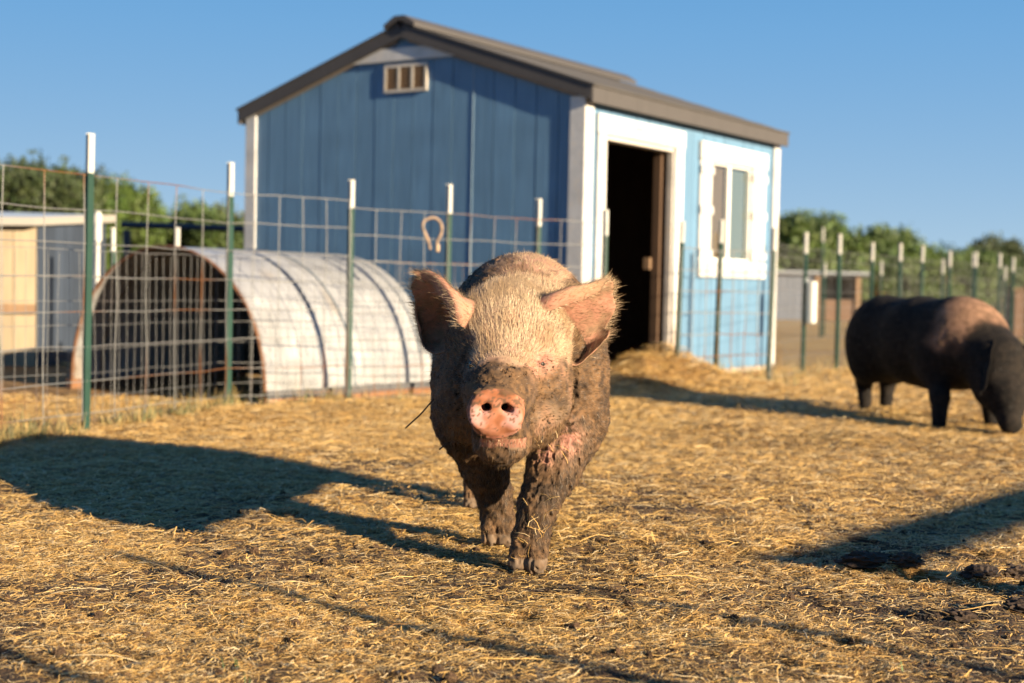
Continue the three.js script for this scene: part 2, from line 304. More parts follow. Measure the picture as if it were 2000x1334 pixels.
    mesh('jamb', span(dx1 - 0.02, dx1 + 0.001, 0.0, dTop - 0.02, -0.035, 0.016), jambMat, d);
    mesh('jamb', span(dx0 + 0.001, dx1 - 0.001, dTop - 0.035, dTop + 0.003, -0.09, 0.016), jambMat, d);
    mesh('stud', span(dx1 - 0.05, dx1 - 0.012, 0.0, dTop - 0.036, -0.15, -0.081), darkStud, d);
    mesh('latch_block', span(dx1 - 0.08, dx1 - 0.03, 0.95, 1.05, -0.21, -0.151), rawWood, d);
    mesh('threshold', span(dx0 - 0.1, dx1 + 0.1, -0.1, 0.05, -0.07, 0.05), rawWood, d);
    const sk = tex(64, (i) => { const x = i % 64, y = i >> 6; const ln = (y > 40 && y < 52 && x > 8 && x < 56) || (y > 14 && y < 30 && (x * 7 + 3) % 17 < 9 && x > 6 && x < 58); return ln ? [0.55, 0.22, 0.17] : [0.62, 0.46, 0.42]; });
    mesh('sticker', (() => { const q = new THREE.BoxGeometry(0.20, 0.10, 0.002); return q.translate(0.80, dTop + 0.065, 0.0415); })(), std([1, 1, 1], 0.7, { map: sk }), d).userData.label = 'faded reddish sticker over the door';
  }
  // window with shutters
  {
    const w = new THREE.Group(); w.name = 'window'; barn.add(w);
    const upvc = std([0.72, 0.70, 0.66], 0.4);
    mesh('head_trim', span(1.92, 3.33, wy1 + 0.002, wy1 + 0.155, 0.017, 0.046), whitePaint, w);
    mesh('sill_trim', span(1.93, 3.33, wy0 - 0.15, wy0 - 0.002, 0.017, 0.048), whitePaint, w);
    mesh('shutter', span(1.935, wx0 - 0.002, wy0, wy1, 0.017, 0.036), whitePaint, w);
    mesh('shutter', span(wx1 + 0.002, 3.31, wy0, wy1, 0.017, 0.036), whitePaint, w);
    for (const [a, b] of [[1.93, wx0 + 0.012], [wx1 - 0.01, 3.325]]) for (const y of [wy0 + 0.06, (wy0 + wy1) / 2, wy1 - 0.09]) mesh('shutter_batten', span(a, b, y - 0.035, y + 0.035, 0.037, 0.050), whitePaint, w);
    const f = 0.022, xm = 2.57;
    const frame = mesh('sash_frame', mergeGeometries([span(wx0, wx0 + f, wy0, wy1, -0.03, 0.012), span(wx1 - f, wx1, wy0, wy1, -0.03, 0.012), span(wx0 + f, wx1 - f, wy0, wy0 + f, -0.03, 0.0115), span(wx0 + f, wx1 - f, wy1 - f, wy1, -0.03, 0.0115), span(xm - 0.02, xm + 0.03, wy0 + f, wy1 - f, -0.026, 0.006)]), upvc, w);
    mesh('pane', span(wx0 + f, xm - 0.02, wy0 + f, wy1 - f, -0.014, -0.011), glass, frame);
    mesh('pane', span(xm + 0.03, wx1 - f, wy0 + f, wy1 - f, -0.008, -0.005), glass, frame);
    mesh('curtain', (() => { const g = new THREE.PlaneGeometry(0.42, 0.9, 40, 1), p = g.attributes.position; for (let i = 0; i < p.count; i++) p.setZ(i, 0.007 * Math.sin(p.getX(i) * 110)); g.computeVertexNormals(); return g.translate(2.38, 1.49, -0.045); })(), std([0.17, 0.105, 0.062], 0.9), w);
    mesh('reflection_sheet', mergeGeometries([span(2.60, 3.01, 1.06, 1.92, -0.045, -0.041)]), std([0.15, 0.165, 0.165], 0.9), w);  // added grey-blue sheet, its colour imitates a reflection in the right pane
  }
}

// ------------------------------------------------------------------ arched metal pig hut
{
  const A = W(-1.515, 0, 8.76), Bk = W(-0.61, 0, 10.28), len = 1.6, half = 0.97, HT = 1.0;
  // local z runs from the back to the mouth, local x across, mouth at z = 0
  const ax = V(0.60, 0, -0.80).normalize(), turn = Math.atan2(-ax.x, -ax.z);
  const side = V(-ax.z, 0, ax.x).multiplyScalar(-1);            // towards the left of the picture
  const hut = thing('pig_hut', 'arched galvanised metal pig hut with rusty rim beside the blue barn', 'hut', V(A.x, 0, A.z).addScaledVector(side, half), turn);
  const arc = (r, n = 64, f = (t) => t) => Array.from({ length: n + 1 }, (_, i) => { const t = Math.PI * f(i / n); return [half * r * Math.cos(t), 0.05 + (HT - 0.05) * r * Math.sin(t) ** 0.92]; });
  const shell = (z0, z1, r0, r1, n = 64, t0 = 0, t1 = 1) => {
    const p = [], uv = [], ix = [], nz = 20, o = arc(r1, n, (t) => t0 + (t1 - t0) * t), q = arc(r0, n, (t) => t0 + (t1 - t0) * t);
    for (const [ring, flip] of [[o, 0], [q, 1]]) { const b = p.length / 3; for (let j = 0; j <= nz; j++) for (let i = 0; i <= n; i++) { const z = mix(z0, z1, j / nz), rip = 0.004 * fbm(i * 0.15, z * 4, 5); p.push(ring[i][0] * (1 + rip), ring[i][1] * (1 + rip), z); uv.push(i / n * 2.6, z); }
      for (let j = 0; j < nz; j++) for (let i = 0; i < n; i++) { const a = b + j * (n + 1) + i, c = a + n + 1; flip ? ix.push(a, c, a + 1, a + 1, c, c + 1) : ix.push(a, a + 1, c, a + 1, c + 1, c); } }
    const g = new THREE.BufferGeometry(); g.setAttribute('position', new THREE.Float32BufferAttribute(p, 3)); g.setAttribute('uv', new THREE.Float32BufferAttribute(uv, 2)); g.setIndex(ix); g.computeVertexNormals(); return g;
  };
  const rustAt = (x, y, z) => {
    const e = sst(-0.05, 0.0, z) * 0.9, st = sst(0.05, 0.32, fbm(x * 2.2, y * 3.4, z * 3.1) + (x > 0 ? 0.12 : 0.0) * sst(-0.45, -0.12, z) * sst(0.85, 0.5, y));
    const stain = sst(0.42, 0.75, noise(x * 3 + 4, y * 2.2, z * 6) + 0.25 * sst(-0.5, 0, z) * sst(0.75, 0.45, y));
    let c = mix3([0.93, 0.94, 0.95], [0.78, 0.77, 0.74], st * 0.5); c = mix3(c, [0.72, 0.55, 0.36], stain * 0.6); return mix3(c, [0.30, 0.13, 0.05], e * clamp(0.6 + noise(x * 9, y * 9, z * 9)));
  };
  for (const [z0, z1] of [[-len * 0.502, 0], [-len, -len * 0.498]]) mesh('curved_sheet', paint(shell(z0, z1, z1 === 0 ? 0.992 : 0.988, z1 === 0 ? 1.0 : 0.996), rustAt), galv, hut);
  const rust = std([0.16, 0.072, 0.032], 0.85, { map: dustMap });
  mesh('rusty_rim', rod(arc(0.999, 48).map(([x, y]) => V(x, y, 0.004)), 0.012, 6, 96), rust, hut);
  mesh('seam_strip', rod(arc(1.004, 48).map(([x, y]) => V(x, y, -len * 0.5)), 0.006, 6, 96), std([0.10, 0.14, 0.18], 0.5, { metalness: 0.3 }), hut);
  mesh('seam_strip', rod(arc(1.004, 30, (t) => 0.18 + 0.2 * t).map(([x, y]) => V(x, y, -len * 0.34)), 0.006, 6, 40), std([0.10, 0.14, 0.18], 0.5, { metalness: 0.3 }), hut);
  mesh('seam_strip', rod(arc(1.004, 30, (t) => 0.05 + 0.4 * t).map(([x, y]) => V(x, y, -len * 0.93)), 0.003, 6, 40), std([0.12, 0.16, 0.20], 0.5, { metalness: 0.3 }), hut);
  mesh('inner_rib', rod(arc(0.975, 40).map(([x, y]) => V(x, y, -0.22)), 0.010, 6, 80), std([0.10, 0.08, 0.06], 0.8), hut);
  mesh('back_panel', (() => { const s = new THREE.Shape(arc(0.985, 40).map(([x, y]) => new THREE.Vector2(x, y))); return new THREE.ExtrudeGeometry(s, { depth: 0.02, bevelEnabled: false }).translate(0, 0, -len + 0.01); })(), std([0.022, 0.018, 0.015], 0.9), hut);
  const skid = std([0.22, 0.105, 0.048], 0.9, { map: grainMap });
  for (const s of [-1, 1]) mesh('skid', span(s * half - 0.03, s * half + 0.03, -0.04, 0.075, -len, 0.03), skid, hut);
  mesh('base_strip', span(half + 0.032, half + 0.04, 0.06, 0.11, -len, 0.02), std([0.07, 0.07, 0.075], 0.7), hut);
}

// ------------------------------------------------------------------ fence posts
function teePost(label, x, d, h, tip, lean = [0, 0], group, face = 0.4, y0 = 0) {
  const p = thing('t_post', label, 'fence post', W(x, y0, d), face, group);
  const s = new THREE.Shape([[-0.021, 0.004], [-0.021, 0.009], [0.021, 0.009], [0.021, 0.004], [0.0035, 0.004], [0.0035, -0.026], [-0.0035, -0.026], [-0.0035, 0.004]].map(([a, b]) => new THREE.Vector2(a, b)));
  const bar = (a, b) => { const g = new THREE.ExtrudeGeometry(s, { depth: b - a, bevelEnabled: false }); return g.rotateX(-Math.PI / 2).translate(0, a, 0); };
  const studs = []; for (let y = 0.12; y < h - tip; y += 0.054) studs.push(bx(0.014, 0.014, 0.008, 0, y, -0.0135));
  const nonIdx = (g) => g.index ? g.toNonIndexed() : g;
  mesh('shaft', mergeGeometries([bar(-0.12, h - tip), ...studs].map(nonIdx)), postGreen, p);
  const ts = []; for (let y = h - tip + 0.03; y < h - 0.02; y += 0.054) ts.push(bx(0.014, 0.014, 0.008, 0, y, -0.0135));
  mesh('white_tip', mergeGeometries([bar(h - tip + 0.0005, h), ...ts].map(nonIdx)), postWhite, p);
  p.rotation.z = lean[0]; p.rotation.x = lean[1]; return p;
}
const NEARP = [[-2.158, 7.2, 1.515, 0.20], [-1.686, 8.45, 1.485, 0.20], [-1.038, 9.05, 1.44, 0.185], [-0.442, 9.6, 1.462, 0.20], [0.171, 10.1, 1.408, 0.195], [0.666, 10.42, 1.357, 0.19]];
const nearLabels = ['tall white-tipped green fence post nearest the left edge', 'white-tipped green post in front of the metal hut mouth', 'white-tipped green post in front of the curved hut side', 'white-tipped post right of the hanging bent loop', 'white-tipped post rising behind the muddy pig\'s back', 'white-tipped post at the left side of the barn doorway'];
NEARP.forEach(([x, d, h, t], i) => teePost(nearLabels[i], x, d, h, t, [i === 0 ? -0.008 : 0, 0], 'posts of the near wire fence', 0.12));
const WINP = [[1.30, 11.2, 1.322, 0.17], [1.65, 11.5, 1.355, 0.19], [2.15, 11.9, 1.315, 0.19]];
['white-tipped post at the right side of the barn doorway', 'white-tipped post in front of the barn window', 'white-tipped post at the far corner of the barn'].forEach((l, i) => teePost(l, WINP[i][0], WINP[i][1], WINP[i][2], WINP[i][3], [-0.015, 0], 'posts in front of the barn window', -0.15));
const RIGHTP = [[2.744, 13.4], [3.223, 14.1], [3.845, 15.3], [4.316, 15.9], [4.867, 17.0], [5.455, 17.8], [5.99, 18.5], [6.698, 19.6], [7.106, 20.3], [7.7, 21.3]];
const ord = ['first', 'second', 'third', 'fourth', 'fifth', 'sixth', 'seventh', 'eighth', 'ninth', 'tenth'];
RIGHTP.forEach(([x, d], i) => teePost(`${ord[i]} white-tipped post to the right of the blue barn, nearer row`, x, d, 1.345 + 0.02 * Math.sin(i * 2.1), 0.20, [0.01 * Math.sin(i * 3), 0], 'posts of the right hand fence', -0.2));
const FARP = [[5.198, 24, 1.856], [5.469, 25, 1.282], [6.197, 24, 1.317], [6.929, 23, 1.349], [8.977, 26, 1.305], [7.9, 24.5, 1.5]];
FARP.forEach(([x, d, h], i) => teePost(['tall faint white-tipped post above the grey roof, far row', 'low white-tipped post against the grey shelter, far row', 'low white-tipped post above the dark pig\'s rump, far row', 'low white-tipped post above the dark pig\'s middle, far row', 'low white-tipped post near the right edge, far row', 'taller white-tipped post toward the right edge, far row'][i], x, d, h, 0.24, [0, 0], 'posts of the far right fence', -0.2));
teePost('leaning white-tipped post at the left edge by the cream shelter', -4.33, 12.0, 1.42, 0.26, [0.10, 0], 'posts behind the near fence', 0.15);
teePost('short white-tipped post between hut and dark shelter wall', -3.35, 11.9, 1.20, 0.2, [0, 0], 'posts behind the near fence', 0.15);
teePost('short white-tipped post peeping above the hut roof', -2.86, 12.1, 1.22, 0.17, [0, 0], 'posts behind the near fence', 0.15);
{
  const p = thing('white_post', 'white plastic sleeved post left of the metal hut', 'fence post', W(-3.14, 0, 10.75), 0.1);
  mesh('sleeve', new THREE.CylinderGeometry(0.017, 0.018, 0.72, 10).translate(0, 0.86, 0), postWhite, p);
  mesh('cap', mergeGeometries([new THREE.CylinderGeometry(0.03, 0.03, 0.2, 12).translate(0, 1.16, 0), new THREE.CylinderGeometry(0.018, 0.03, 0.02, 12).translate(0, 1.27, 0)]), postWhite, p);
  mesh('stake', new THREE.CylinderGeometry(0.012, 0.012, 0.62, 8).translate(0, 0.19, 0), postGreen, p);
  const q = thing('plastic_sleeve', 'white plastic sleeve hung on the first post right of barn', 'sleeve', W(2.80, 0, 13.33), -0.5);
  const prof = [[0.034, 0.49], [0.046, 0.50], [0.046, 0.87], [0.040, 0.885], [0.030, 0.885], [0.030, 0.49]].map(([a, b]) => new THREE.Vector2(a, b));
  mesh('tube', new THREE.LatheGeometry(prof, 16), postWhite, q);
  mesh('hanger', rod([V(-0.05, 0.86, 0), V(-0.058, 0.90, 0.0), V(-0.04, 0.92, 0)], 0.003), wireMat.clone(), q).material.vertexColors = false;
}

// ------------------------------------------------------------------ wire fences
const rustTone = (x, y, z, bias = 0) => mix3([0.20, 0.20, 0.195], [0.19, 0.08, 0.03], sst(0.18, 0.42, noise(x * 1.7, y * 2.3, z * 1.3) + bias));
function alongPath(path, n) { const out = []; for (let i = 0; i < path.length - 1; i++) for (let k = 0; k < n[i]; k++) out.push([mix(path[i][0], path[i + 1][0], k / n[i]), mix(path[i][1], path[i + 1][1], k / n[i])]); out.push(path.at(-1)); return out; }
function panel(label, path, n, heights, r, jit, group, rustAt) {
  const g = thing('wire_fence', label, 'wire fence', W(path[0][0], 0, path[0][1]), 0, group), ox = path[0][0], od = path[0][1];
  const pts = alongPath(path, n), rel = (x, y, d) => V(x - ox, y, -(d - od));
  const tone = (x, y, z) => rustTone(x, y, z, rustAt ? 0.42 * Math.exp(-((x + ox - rustAt[0]) ** 2) / 0.05) * sst(0.9, 0.7, y) * sst(0.1, 0.3, y) : 0);
  heights.forEach((h) => mesh('horizontal_wire', paint(rod(pts.map(([x, d], i) => rel(x, h + jit * noise(i * 0.7, h * 9, 2), d)), r, 6, pts.length * 2), tone), wireMat, g));
  pts.forEach(([x, d], i) => mesh('vertical_wire', paint(rod([0, 0.25, 0.5, 0.75, 1].map((t) => rel(x + jit * 0.8 * noise(i * 3.1, t * 4, 8), mix(heights.at(-1) - 0.035, heights[0], t), d - r * 1.6)), r, 6, 10), tone), wireMat, g));
  return g;
}
const H1 = [1.305, 1.13, 0.96, 0.79, 0.615, 0.44, 0.26, 0.10];
const pnt = (i) => [NEARP[i][0] - 0.005, NEARP[i][1] - 0.03];
panel('heavy wire fence panel on the left in front of the hut', [[-2.62, 6.15], pnt(0), pnt(1), pnt(2)], [4, 5, 5], H1, 0.0026, 0.014, 'panels of the near wire fence', [-1.78, 8.3]);
panel('heavy wire fence panel in front of the blue gable wall', [pnt(2).map((v) => v + 0.01), pnt(3), pnt(4), pnt(5)], [4, 4, 3], H1.map((h) => h * 0.965), 0.0026, 0.014, 'panels of the near wire fence');
panel('short wire fence panel below the barn window', [[1.31, 11.16], [1.66, 11.46], [2.15, 11.86]], [3, 4], H1.slice(1).map((h) => h * 0.98), 0.004, 0.016, 'panels in front of the barn window', [1.7, 11.5]);
function meshRoll(label, path, h, sx, sy, r, group, jit = 0.01) {          // fine wire netting: too small to pick apart singly
  const g = thing('wire_netting', label, 'wire netting', W(path[0][0], 0, path[0][1]), 0, group), ox = path[0][0], od = path[0][1], parts = [];
  const lens = path.slice(1).map((p, i) => Math.hypot(p[0] - path[i][0], p[1] - path[i][1])), pts = alongPath(path, lens.map((l) => Math.max(1, Math.round(l / sx))));
  for (let y = 0.04; y <= h + 0.01; y += sy) parts.push(rod(pts.filter((_, i) => i % 3 === 0 || i === pts.length - 1).map(([x, d], i) => V(x - ox, y + jit * noise(i * 0.6, y * 7), -(d - od))), r, 4, Math.ceil(pts.length / 2)));
  pts.forEach(([x, d], i) => { const q = rod([0, 0.33, 0.66, 1].map((t) => V(x - ox + jit * noise(i * 2.3, t * 5, 4), 0.02 + t * h, -(d - od) + r)), r * 0.85, 4, 6); parts.push(q); });
  const m = mesh('netting', paint(mergeGeometries(parts), (x, y, z) => rustTone(x, y, z, -0.1)), wireMat, g); m.userData.kind = 'stuff';
  mesh('selvage_wire', paint(rod(pts.map(([x, d], i) => V(x - ox, h + 0.03 + jit * noise(i * 0.6, 3), -(d - od))), r * 1.3, 5, pts.length), (x, y, z) => rustTone(x, y, z)), wireMat, g);
  return g;
}
meshRoll('fine wire netting fence running behind the heavy panel past the hut', [[-2.75, 6.6], [-2.24, 7.35], [-1.78, 8.55], [-1.53, 8.69], [-1.06, 9.13], [-0.45, 9.7], [0.1, 10.16]], 0.90, 0.066, 0.125, 0.0015, 'wire netting fences');
meshRoll('wire netting fence on the right from the barn corner outward', [[2.16, 11.9], ...RIGHTP], 1.16, 0.105, 0.15, 0.0016, 'wire netting fences');
meshRoll('distant wire netting on the far row of posts', [[4.2, 24.6], [5.3, 24.6], [6.197, 24.1], [6.929, 23.1], [8.9, 25.9]], 1.05, 0.16, 0.2, 0.002, 'wire netting fences');

{ // bent metal loop hung on the top wire
  const p = [[-0.022, -0.145], [-0.034, -0.10], [-0.060, -0.045], [-0.078, -0.002], [-0.07, 0.04], [-0.03, 0.062], [0.01, 0.062], [0.045, 0.035], [0.058, -0.005], [0.052, -0.045], [0.034, -0.08], [0.026, -0.10], [0.027, -0.145]];
  const o = thing('bent_loop', 'bent loop of tan strap hung on the top fence wire', 'loop', W(-0.535, 1.165, 9.47), 0.3);
  const g = rod(p.map(([x, y], i) => V(x, y, 0.012 * Math.sin(i * 0.5))), 0.0115, 8, 70);
  mesh('strap', paint(g, (x, y, z) => mix3([0.15, 0.11, 0.085], [0.28, 0.19, 0.125], clamp(0.5 + 1.4 * noise(x * 25, y * 25, z * 9)))), vcol, o);
  mesh('end_ferrule', new THREE.CapsuleGeometry(0.0145, 0.03, 4, 10).translate(0.027, -0.135, 0.006), std([0.34, 0.24, 0.15], 0.6), o);
}

// ------------------------------------------------------------------ things behind the fence and outside the frame
{
  const s = thing('animal_shelter', 'low shelter with cream boards and dark blue-grey side at left edge', 'shelter', W(-4.12, 0, 12.3), 0);
  // left face runs to the left edge, right face recedes
  const cream = [1, 0.92, 1.05].map((k) => std([0.33 * k, 0.26 * k, 0.17 * k], 0.8, { map: grainMap })), slate = [1, 0.85, 1.15].map((k) => std([0.034 * k, 0.047 * k, 0.072 * k], 0.6, { map: grainMap }));
  const left = V(-1, 0, 0.22).normalize(), right = V(0.36, 0, -1.35).normalize();
  const wall = (name, dir, len, n, mats, h0, h1) => {
    const back = new THREE.Group(); back.name = name; back.rotation.y = Math.atan2(-dir.z, dir.x); s.add(back);
    for (let i = 0; i < n; i++) mesh('board', bx(len / n - 0.006, mix(h0, h1, (i + 0.5) / n), 0.02 + 0.003 * (i % 2), (i + 0.5) * len / n, mix(h0, h1, (i + 0.5) / n) / 2, 0), mats[i % 3], back);
    mesh('rail', bx(len, 0.08, 0.03, len / 2, 0.5, dir === left ? 0.03 : 0.03).translate(0, 0, -0.06), rawWood, back);
  };
  wall('cream_wall', left, 1.7, 9, cream, 1.24, 1.20); wall('slate_wall', right, 1.1, 8, slate, 1.24, 1.31);
  const top = new THREE.Group(); top.name = 'roof'; s.add(top);
  const q = (a, b, y) => left.clone().multiplyScalar(a).addScaledVector(right, b).setY(y);
  const slab = (pts, th, mat, name) => { const p = []; for (const y of [0, th]) for (const v of pts) p.push(v.x, v.y + y, v.z); const g = new THREE.BufferGeometry(); g.setAttribute('position', new THREE.Float32BufferAttribute(p, 3)); g.setIndex([0, 1, 2, 0, 2, 3, 4, 6, 5, 4, 7, 6, 0, 4, 5, 0, 5, 1, 1, 5, 6, 1, 6, 2, 2, 6, 7, 2, 7, 3, 3, 7, 4, 3, 4, 0]); const f = g.toNonIndexed(); f.computeVertexNormals(); mesh(name, f, mat, top); };
  slab([q(-0.05, -0.14, 1.26), q(1.8, -0.14, 1.22), q(1.8, 1.15, 1.35), q(-0.05, 1.15, 1.35)], 0.02, std([0.55, 0.60, 0.62], 0.45, { metalness: 0.5 }), 'metal_sheet');
  slab([q(-0.07, -0.16, 1.215), q(1.8, -0.16, 1.175), q(1.8, -0.141, 1.175), q(-0.07, -0.141, 1.215)], 0.07, std([0.30, 0.28, 0.25], 0.7, { map: dustMap }), 'front_fascia');
  slab([q(-0.071, -0.14, 1.215), q(-0.052, -0.14, 1.215), q(-0.052, 1.15, 1.305), q(-0.071, 1.15, 1.305)], 0.07, std([0.30, 0.28, 0.25], 0.7, { map: dustMap }), 'side_fascia');
}
{
  const r = thing('pipe_rail', 'dark grey pipe rail behind the metal hut', 'rail', W(-4.3, 0, 15.6), 0);
  const m = std([0.045, 0.052, 0.07], 0.5, { map: dustMap });
  mesh('top_pipe', rod([V(0, 1.36, 0), V(1.6, 1.34, -0.02), V(3.3, 1.30, -0.05)], 0.036, 10, 20), m, r);
  for (const x of [0.05, 1.55, 3.0]) mesh('upright', new THREE.CylinderGeometry(0.04, 0.04, 1.42, 10).translate(x, 0.60, -0.03), m, r);
}
{ // far right shelter
  const b = thing('field_shelter', 'low grey field shelter with pale roof beyond the right fence', 'shelter', W(7.6, 0, 38), 0.12);
  const grey = std([0.10, 0.115, 0.15], 0.8, { map: grainMap }), brown = std([0.15, 0.085, 0.05], 0.85, { map: grainMap });
  for (let i = 0; i < 6; i++) mesh('board', span(-0.75 + i * 0.21, -0.75 + i * 0.21 + 0.2, -0.05, 1.2, 0, 0.05), grey, b);
  for (let i = 0; i < 4; i++) mesh('lower_board', span(0.52, 1.65, 0.02 + i * 0.14, 0.14 + i * 0.14, 0, 0.05), brown, b);
  mesh('back_wall', span(-0.75, 1.7, -0.05, 1.2, -1.6, -1.5), std([0.30, 0.25, 0.20], 0.9), b);
  mesh('end_wall', span(1.66, 1.72, -0.05, 1.2, -1.6, 0.05), brown, b);
  for (const x of [0.5, 1.62]) mesh('corner_post', span(x - 0.05, x + 0.05, -0.05, 1.22, 0.052, 0.13), rawWood, b);
  mesh('roof', (() => { const g = bx(2.9, 0.06, 2.1, 0.5, 0, -0.75); return g.rotateX(-0.06).translate(0, 1.26, 0); })(), std([0.17, 0.19, 0.22], 0.6, { metalness: 0.2 }), b);
  const c = thing('wooden_hutch', 'rusty brown wooden hutch at the right edge behind the pig', 'hutch', W(9.75, 0, 26.5), -0.1);
  for (let i = 0; i < 7; i++) mesh('board', span(-0.4 + i * 0.17, -0.24 + i * 0.17, 0.02, 0.86 + 0.02 * (i % 2), 0, 0.04), brown, c);
  mesh('side', span(-0.42, -0.37, 0.02, 0.85, -0.8, -0.01), brown, c); mesh('lid', span(-0.5, 0.9, 0.88, 0.92, -0.85, 0.1), rawWood, c);
}
{ // unseen rail and posts right of the camera, placed so their shadows cross the yard
  const k = 1 / Math.tan(Math.asin(SUN.y)), hx = SUN.x / Math.hypot(SUN.x, SUN.z), hd = -SUN.z / Math.hypot(SUN.x, SUN.z);
  const foot = (sx, sd, h) => [sx + hx * h * k, sd + hd * h * k];      // base of a post of height h whose tip shades (sx, sd)
  const [ax, ad] = foot(0.70, 4.20, 1.1), [bx2, bd] = foot(2.9, 6.95, 1.1);
  const r = thing('unseen_rail', 'unseen weathered board rail right of the camera, shading the yard', 'rail', W(ax, 0, ad), Math.atan2(bd - ad, bx2 - ax));
  const ll = Math.hypot(bx2 - ax, bd - ad);
  mesh('rail_board', bx(ll, 0.09, 0.035, ll / 2, 1.055, 0.05), rawWood, r);
  for (const t of [0.02, 1]) mesh('post', new THREE.CylinderGeometry(0.032, 0.036, 1.3, 12).translate(t * ll, 0.45, 0), rawWood, r);
  [[-1.155, 4.06, 1.5, 'out of frame'], [0.09, 3.77, 1.5], [-1.75, 3.55, 1.5]].forEach(([sx, sd, h], i) => { const [x, d] = foot(sx, sd, h); teePost(['unseen white-tipped post right of the camera, first of three', 'unseen white-tipped post right of the camera, second of three', 'unseen white-tipped post right of the camera, third of three'][i], x, d, h, 0.2, [0, 0], 'unseen posts beside the camera shading the yard', 0.9); });
}

// ------------------------------------------------------------------ trees and grass
const leafMats = [[0.047, 0.088, 0.008], [0.062, 0.110, 0.009], [0.032, 0.054, 0.007], [0.075, 0.094, 0.010]].map((c) => new THREE.MeshPhysicalMaterial({ color: col(...c), roughness: 0.7, transmission: 0.3, thickness: 0, side: THREE.DoubleSide }));
const barkMat = std([0.07, 0.052, 0.038], 0.95);
const clump = (() => { const p = [], ix = []; for (let i = 0; i < 26; i++) { const c = V(gauss(), gauss() * 0.8, gauss()).multiplyScalar(0.5), a = V(rr(-1, 1), rr(-1, 1), rr(-1, 1)).normalize(), b = V(rr(-1, 1), rr(-1, 1), rr(-1, 1)).cross(a).normalize(), l = rr(0.13, 0.26), w = l * 0.42, k = p.length / 3;
  for (const v of [c.clone().addScaledVector(a, -l), c.clone().addScaledVector(b, w), c.clone().addScaledVector(a, l), c.clone().addScaledVector(b, -w)]) p.push(v.x, v.y, v.z); ix.push(k, k + 1, k + 2, k, k + 2, k + 3); }
  const g = new THREE.BufferGeometry(); g.setAttribute('position', new THREE.Float32BufferAttribute(p, 3)); g.setIndex(ix); g.computeVertexNormals(); return g; })();
function tree(label, x, d, h, rad, tone, group, n = 420, sz = 0.42) {
  h *= 1.12; const t = thing('scrub_tree', label, 'tree', W(x, 0, d), 0, group), limbs = [], lobes = [];
  const br = (a, b, r0, r1) => { const dir = b.clone().sub(a), g = new THREE.CylinderGeometry(r1, r0, dir.length(), 6, 1); g.applyQuaternion(Q.setFromUnitVectors(V(0, 1, 0), dir.clone().normalize())); const m = a.clone().addScaledVector(dir, 0.5); return g.translate(m.x, m.y, m.z); };
  for (let i = 0; i < 5; i++) { const a = rr(0, 6.28), top = V(Math.cos(a) * rad * rr(0.25, 0.6), h * rr(0.45, 0.75), Math.sin(a) * rad * rr(0.25, 0.6)); limbs.push(br(V(rr(-0.1, 0.1), -0.1, rr(-0.1, 0.1)), top.clone().multiplyScalar(0.55), 0.10, 0.06), br(top.clone().multiplyScalar(0.55), top, 0.06, 0.025)); }
  for (let i = 0; i < 11; i++) { const a = rr(0, 6.28), q = Math.sqrt(rnd()) * rad * 0.75; lobes.push([Math.cos(a) * q, h * rr(0.25, 0.82) * (1 - 0.25 * q / rad), Math.sin(a) * q, rad * rr(0.26, 0.46)]); }
  mesh('trunk', mergeGeometries(limbs), barkMat, t);
  const m = new THREE.InstancedMesh(clump, leafMats[tone], n); m.name = 'crown'; m.userData.kind = 'stuff'; const c = new THREE.Color();
  for (let i = 0; i < n; i++) { const [lx, ly, lz, lr] = lobes[i % lobes.length], u = V(gauss(), gauss(), gauss()).normalize().multiplyScalar(lr * Math.cbrt(rr(0.25, 1)) * (rnd() < 0.08 ? 1.4 : 1));
    P3.set(lx + u.x, Math.max(0.15, ly + u.y * 0.85), lz + u.z); EU.set(rr(0, 6), rr(0, 6), rr(0, 6)); Q.setFromEuler(EU); const s = sz * rr(0.6, 1.2); S3.set(s, s, s); m.setMatrixAt(i, M4.compose(P3, Q, S3)); const v = rr(0.75, 1.25); c.setRGB(v * rr(0.85, 1.2), v, v * 0.9); m.setColorAt(i, c); }
  m.castShadow = m.receiveShadow = true; t.add(m); return t;
}
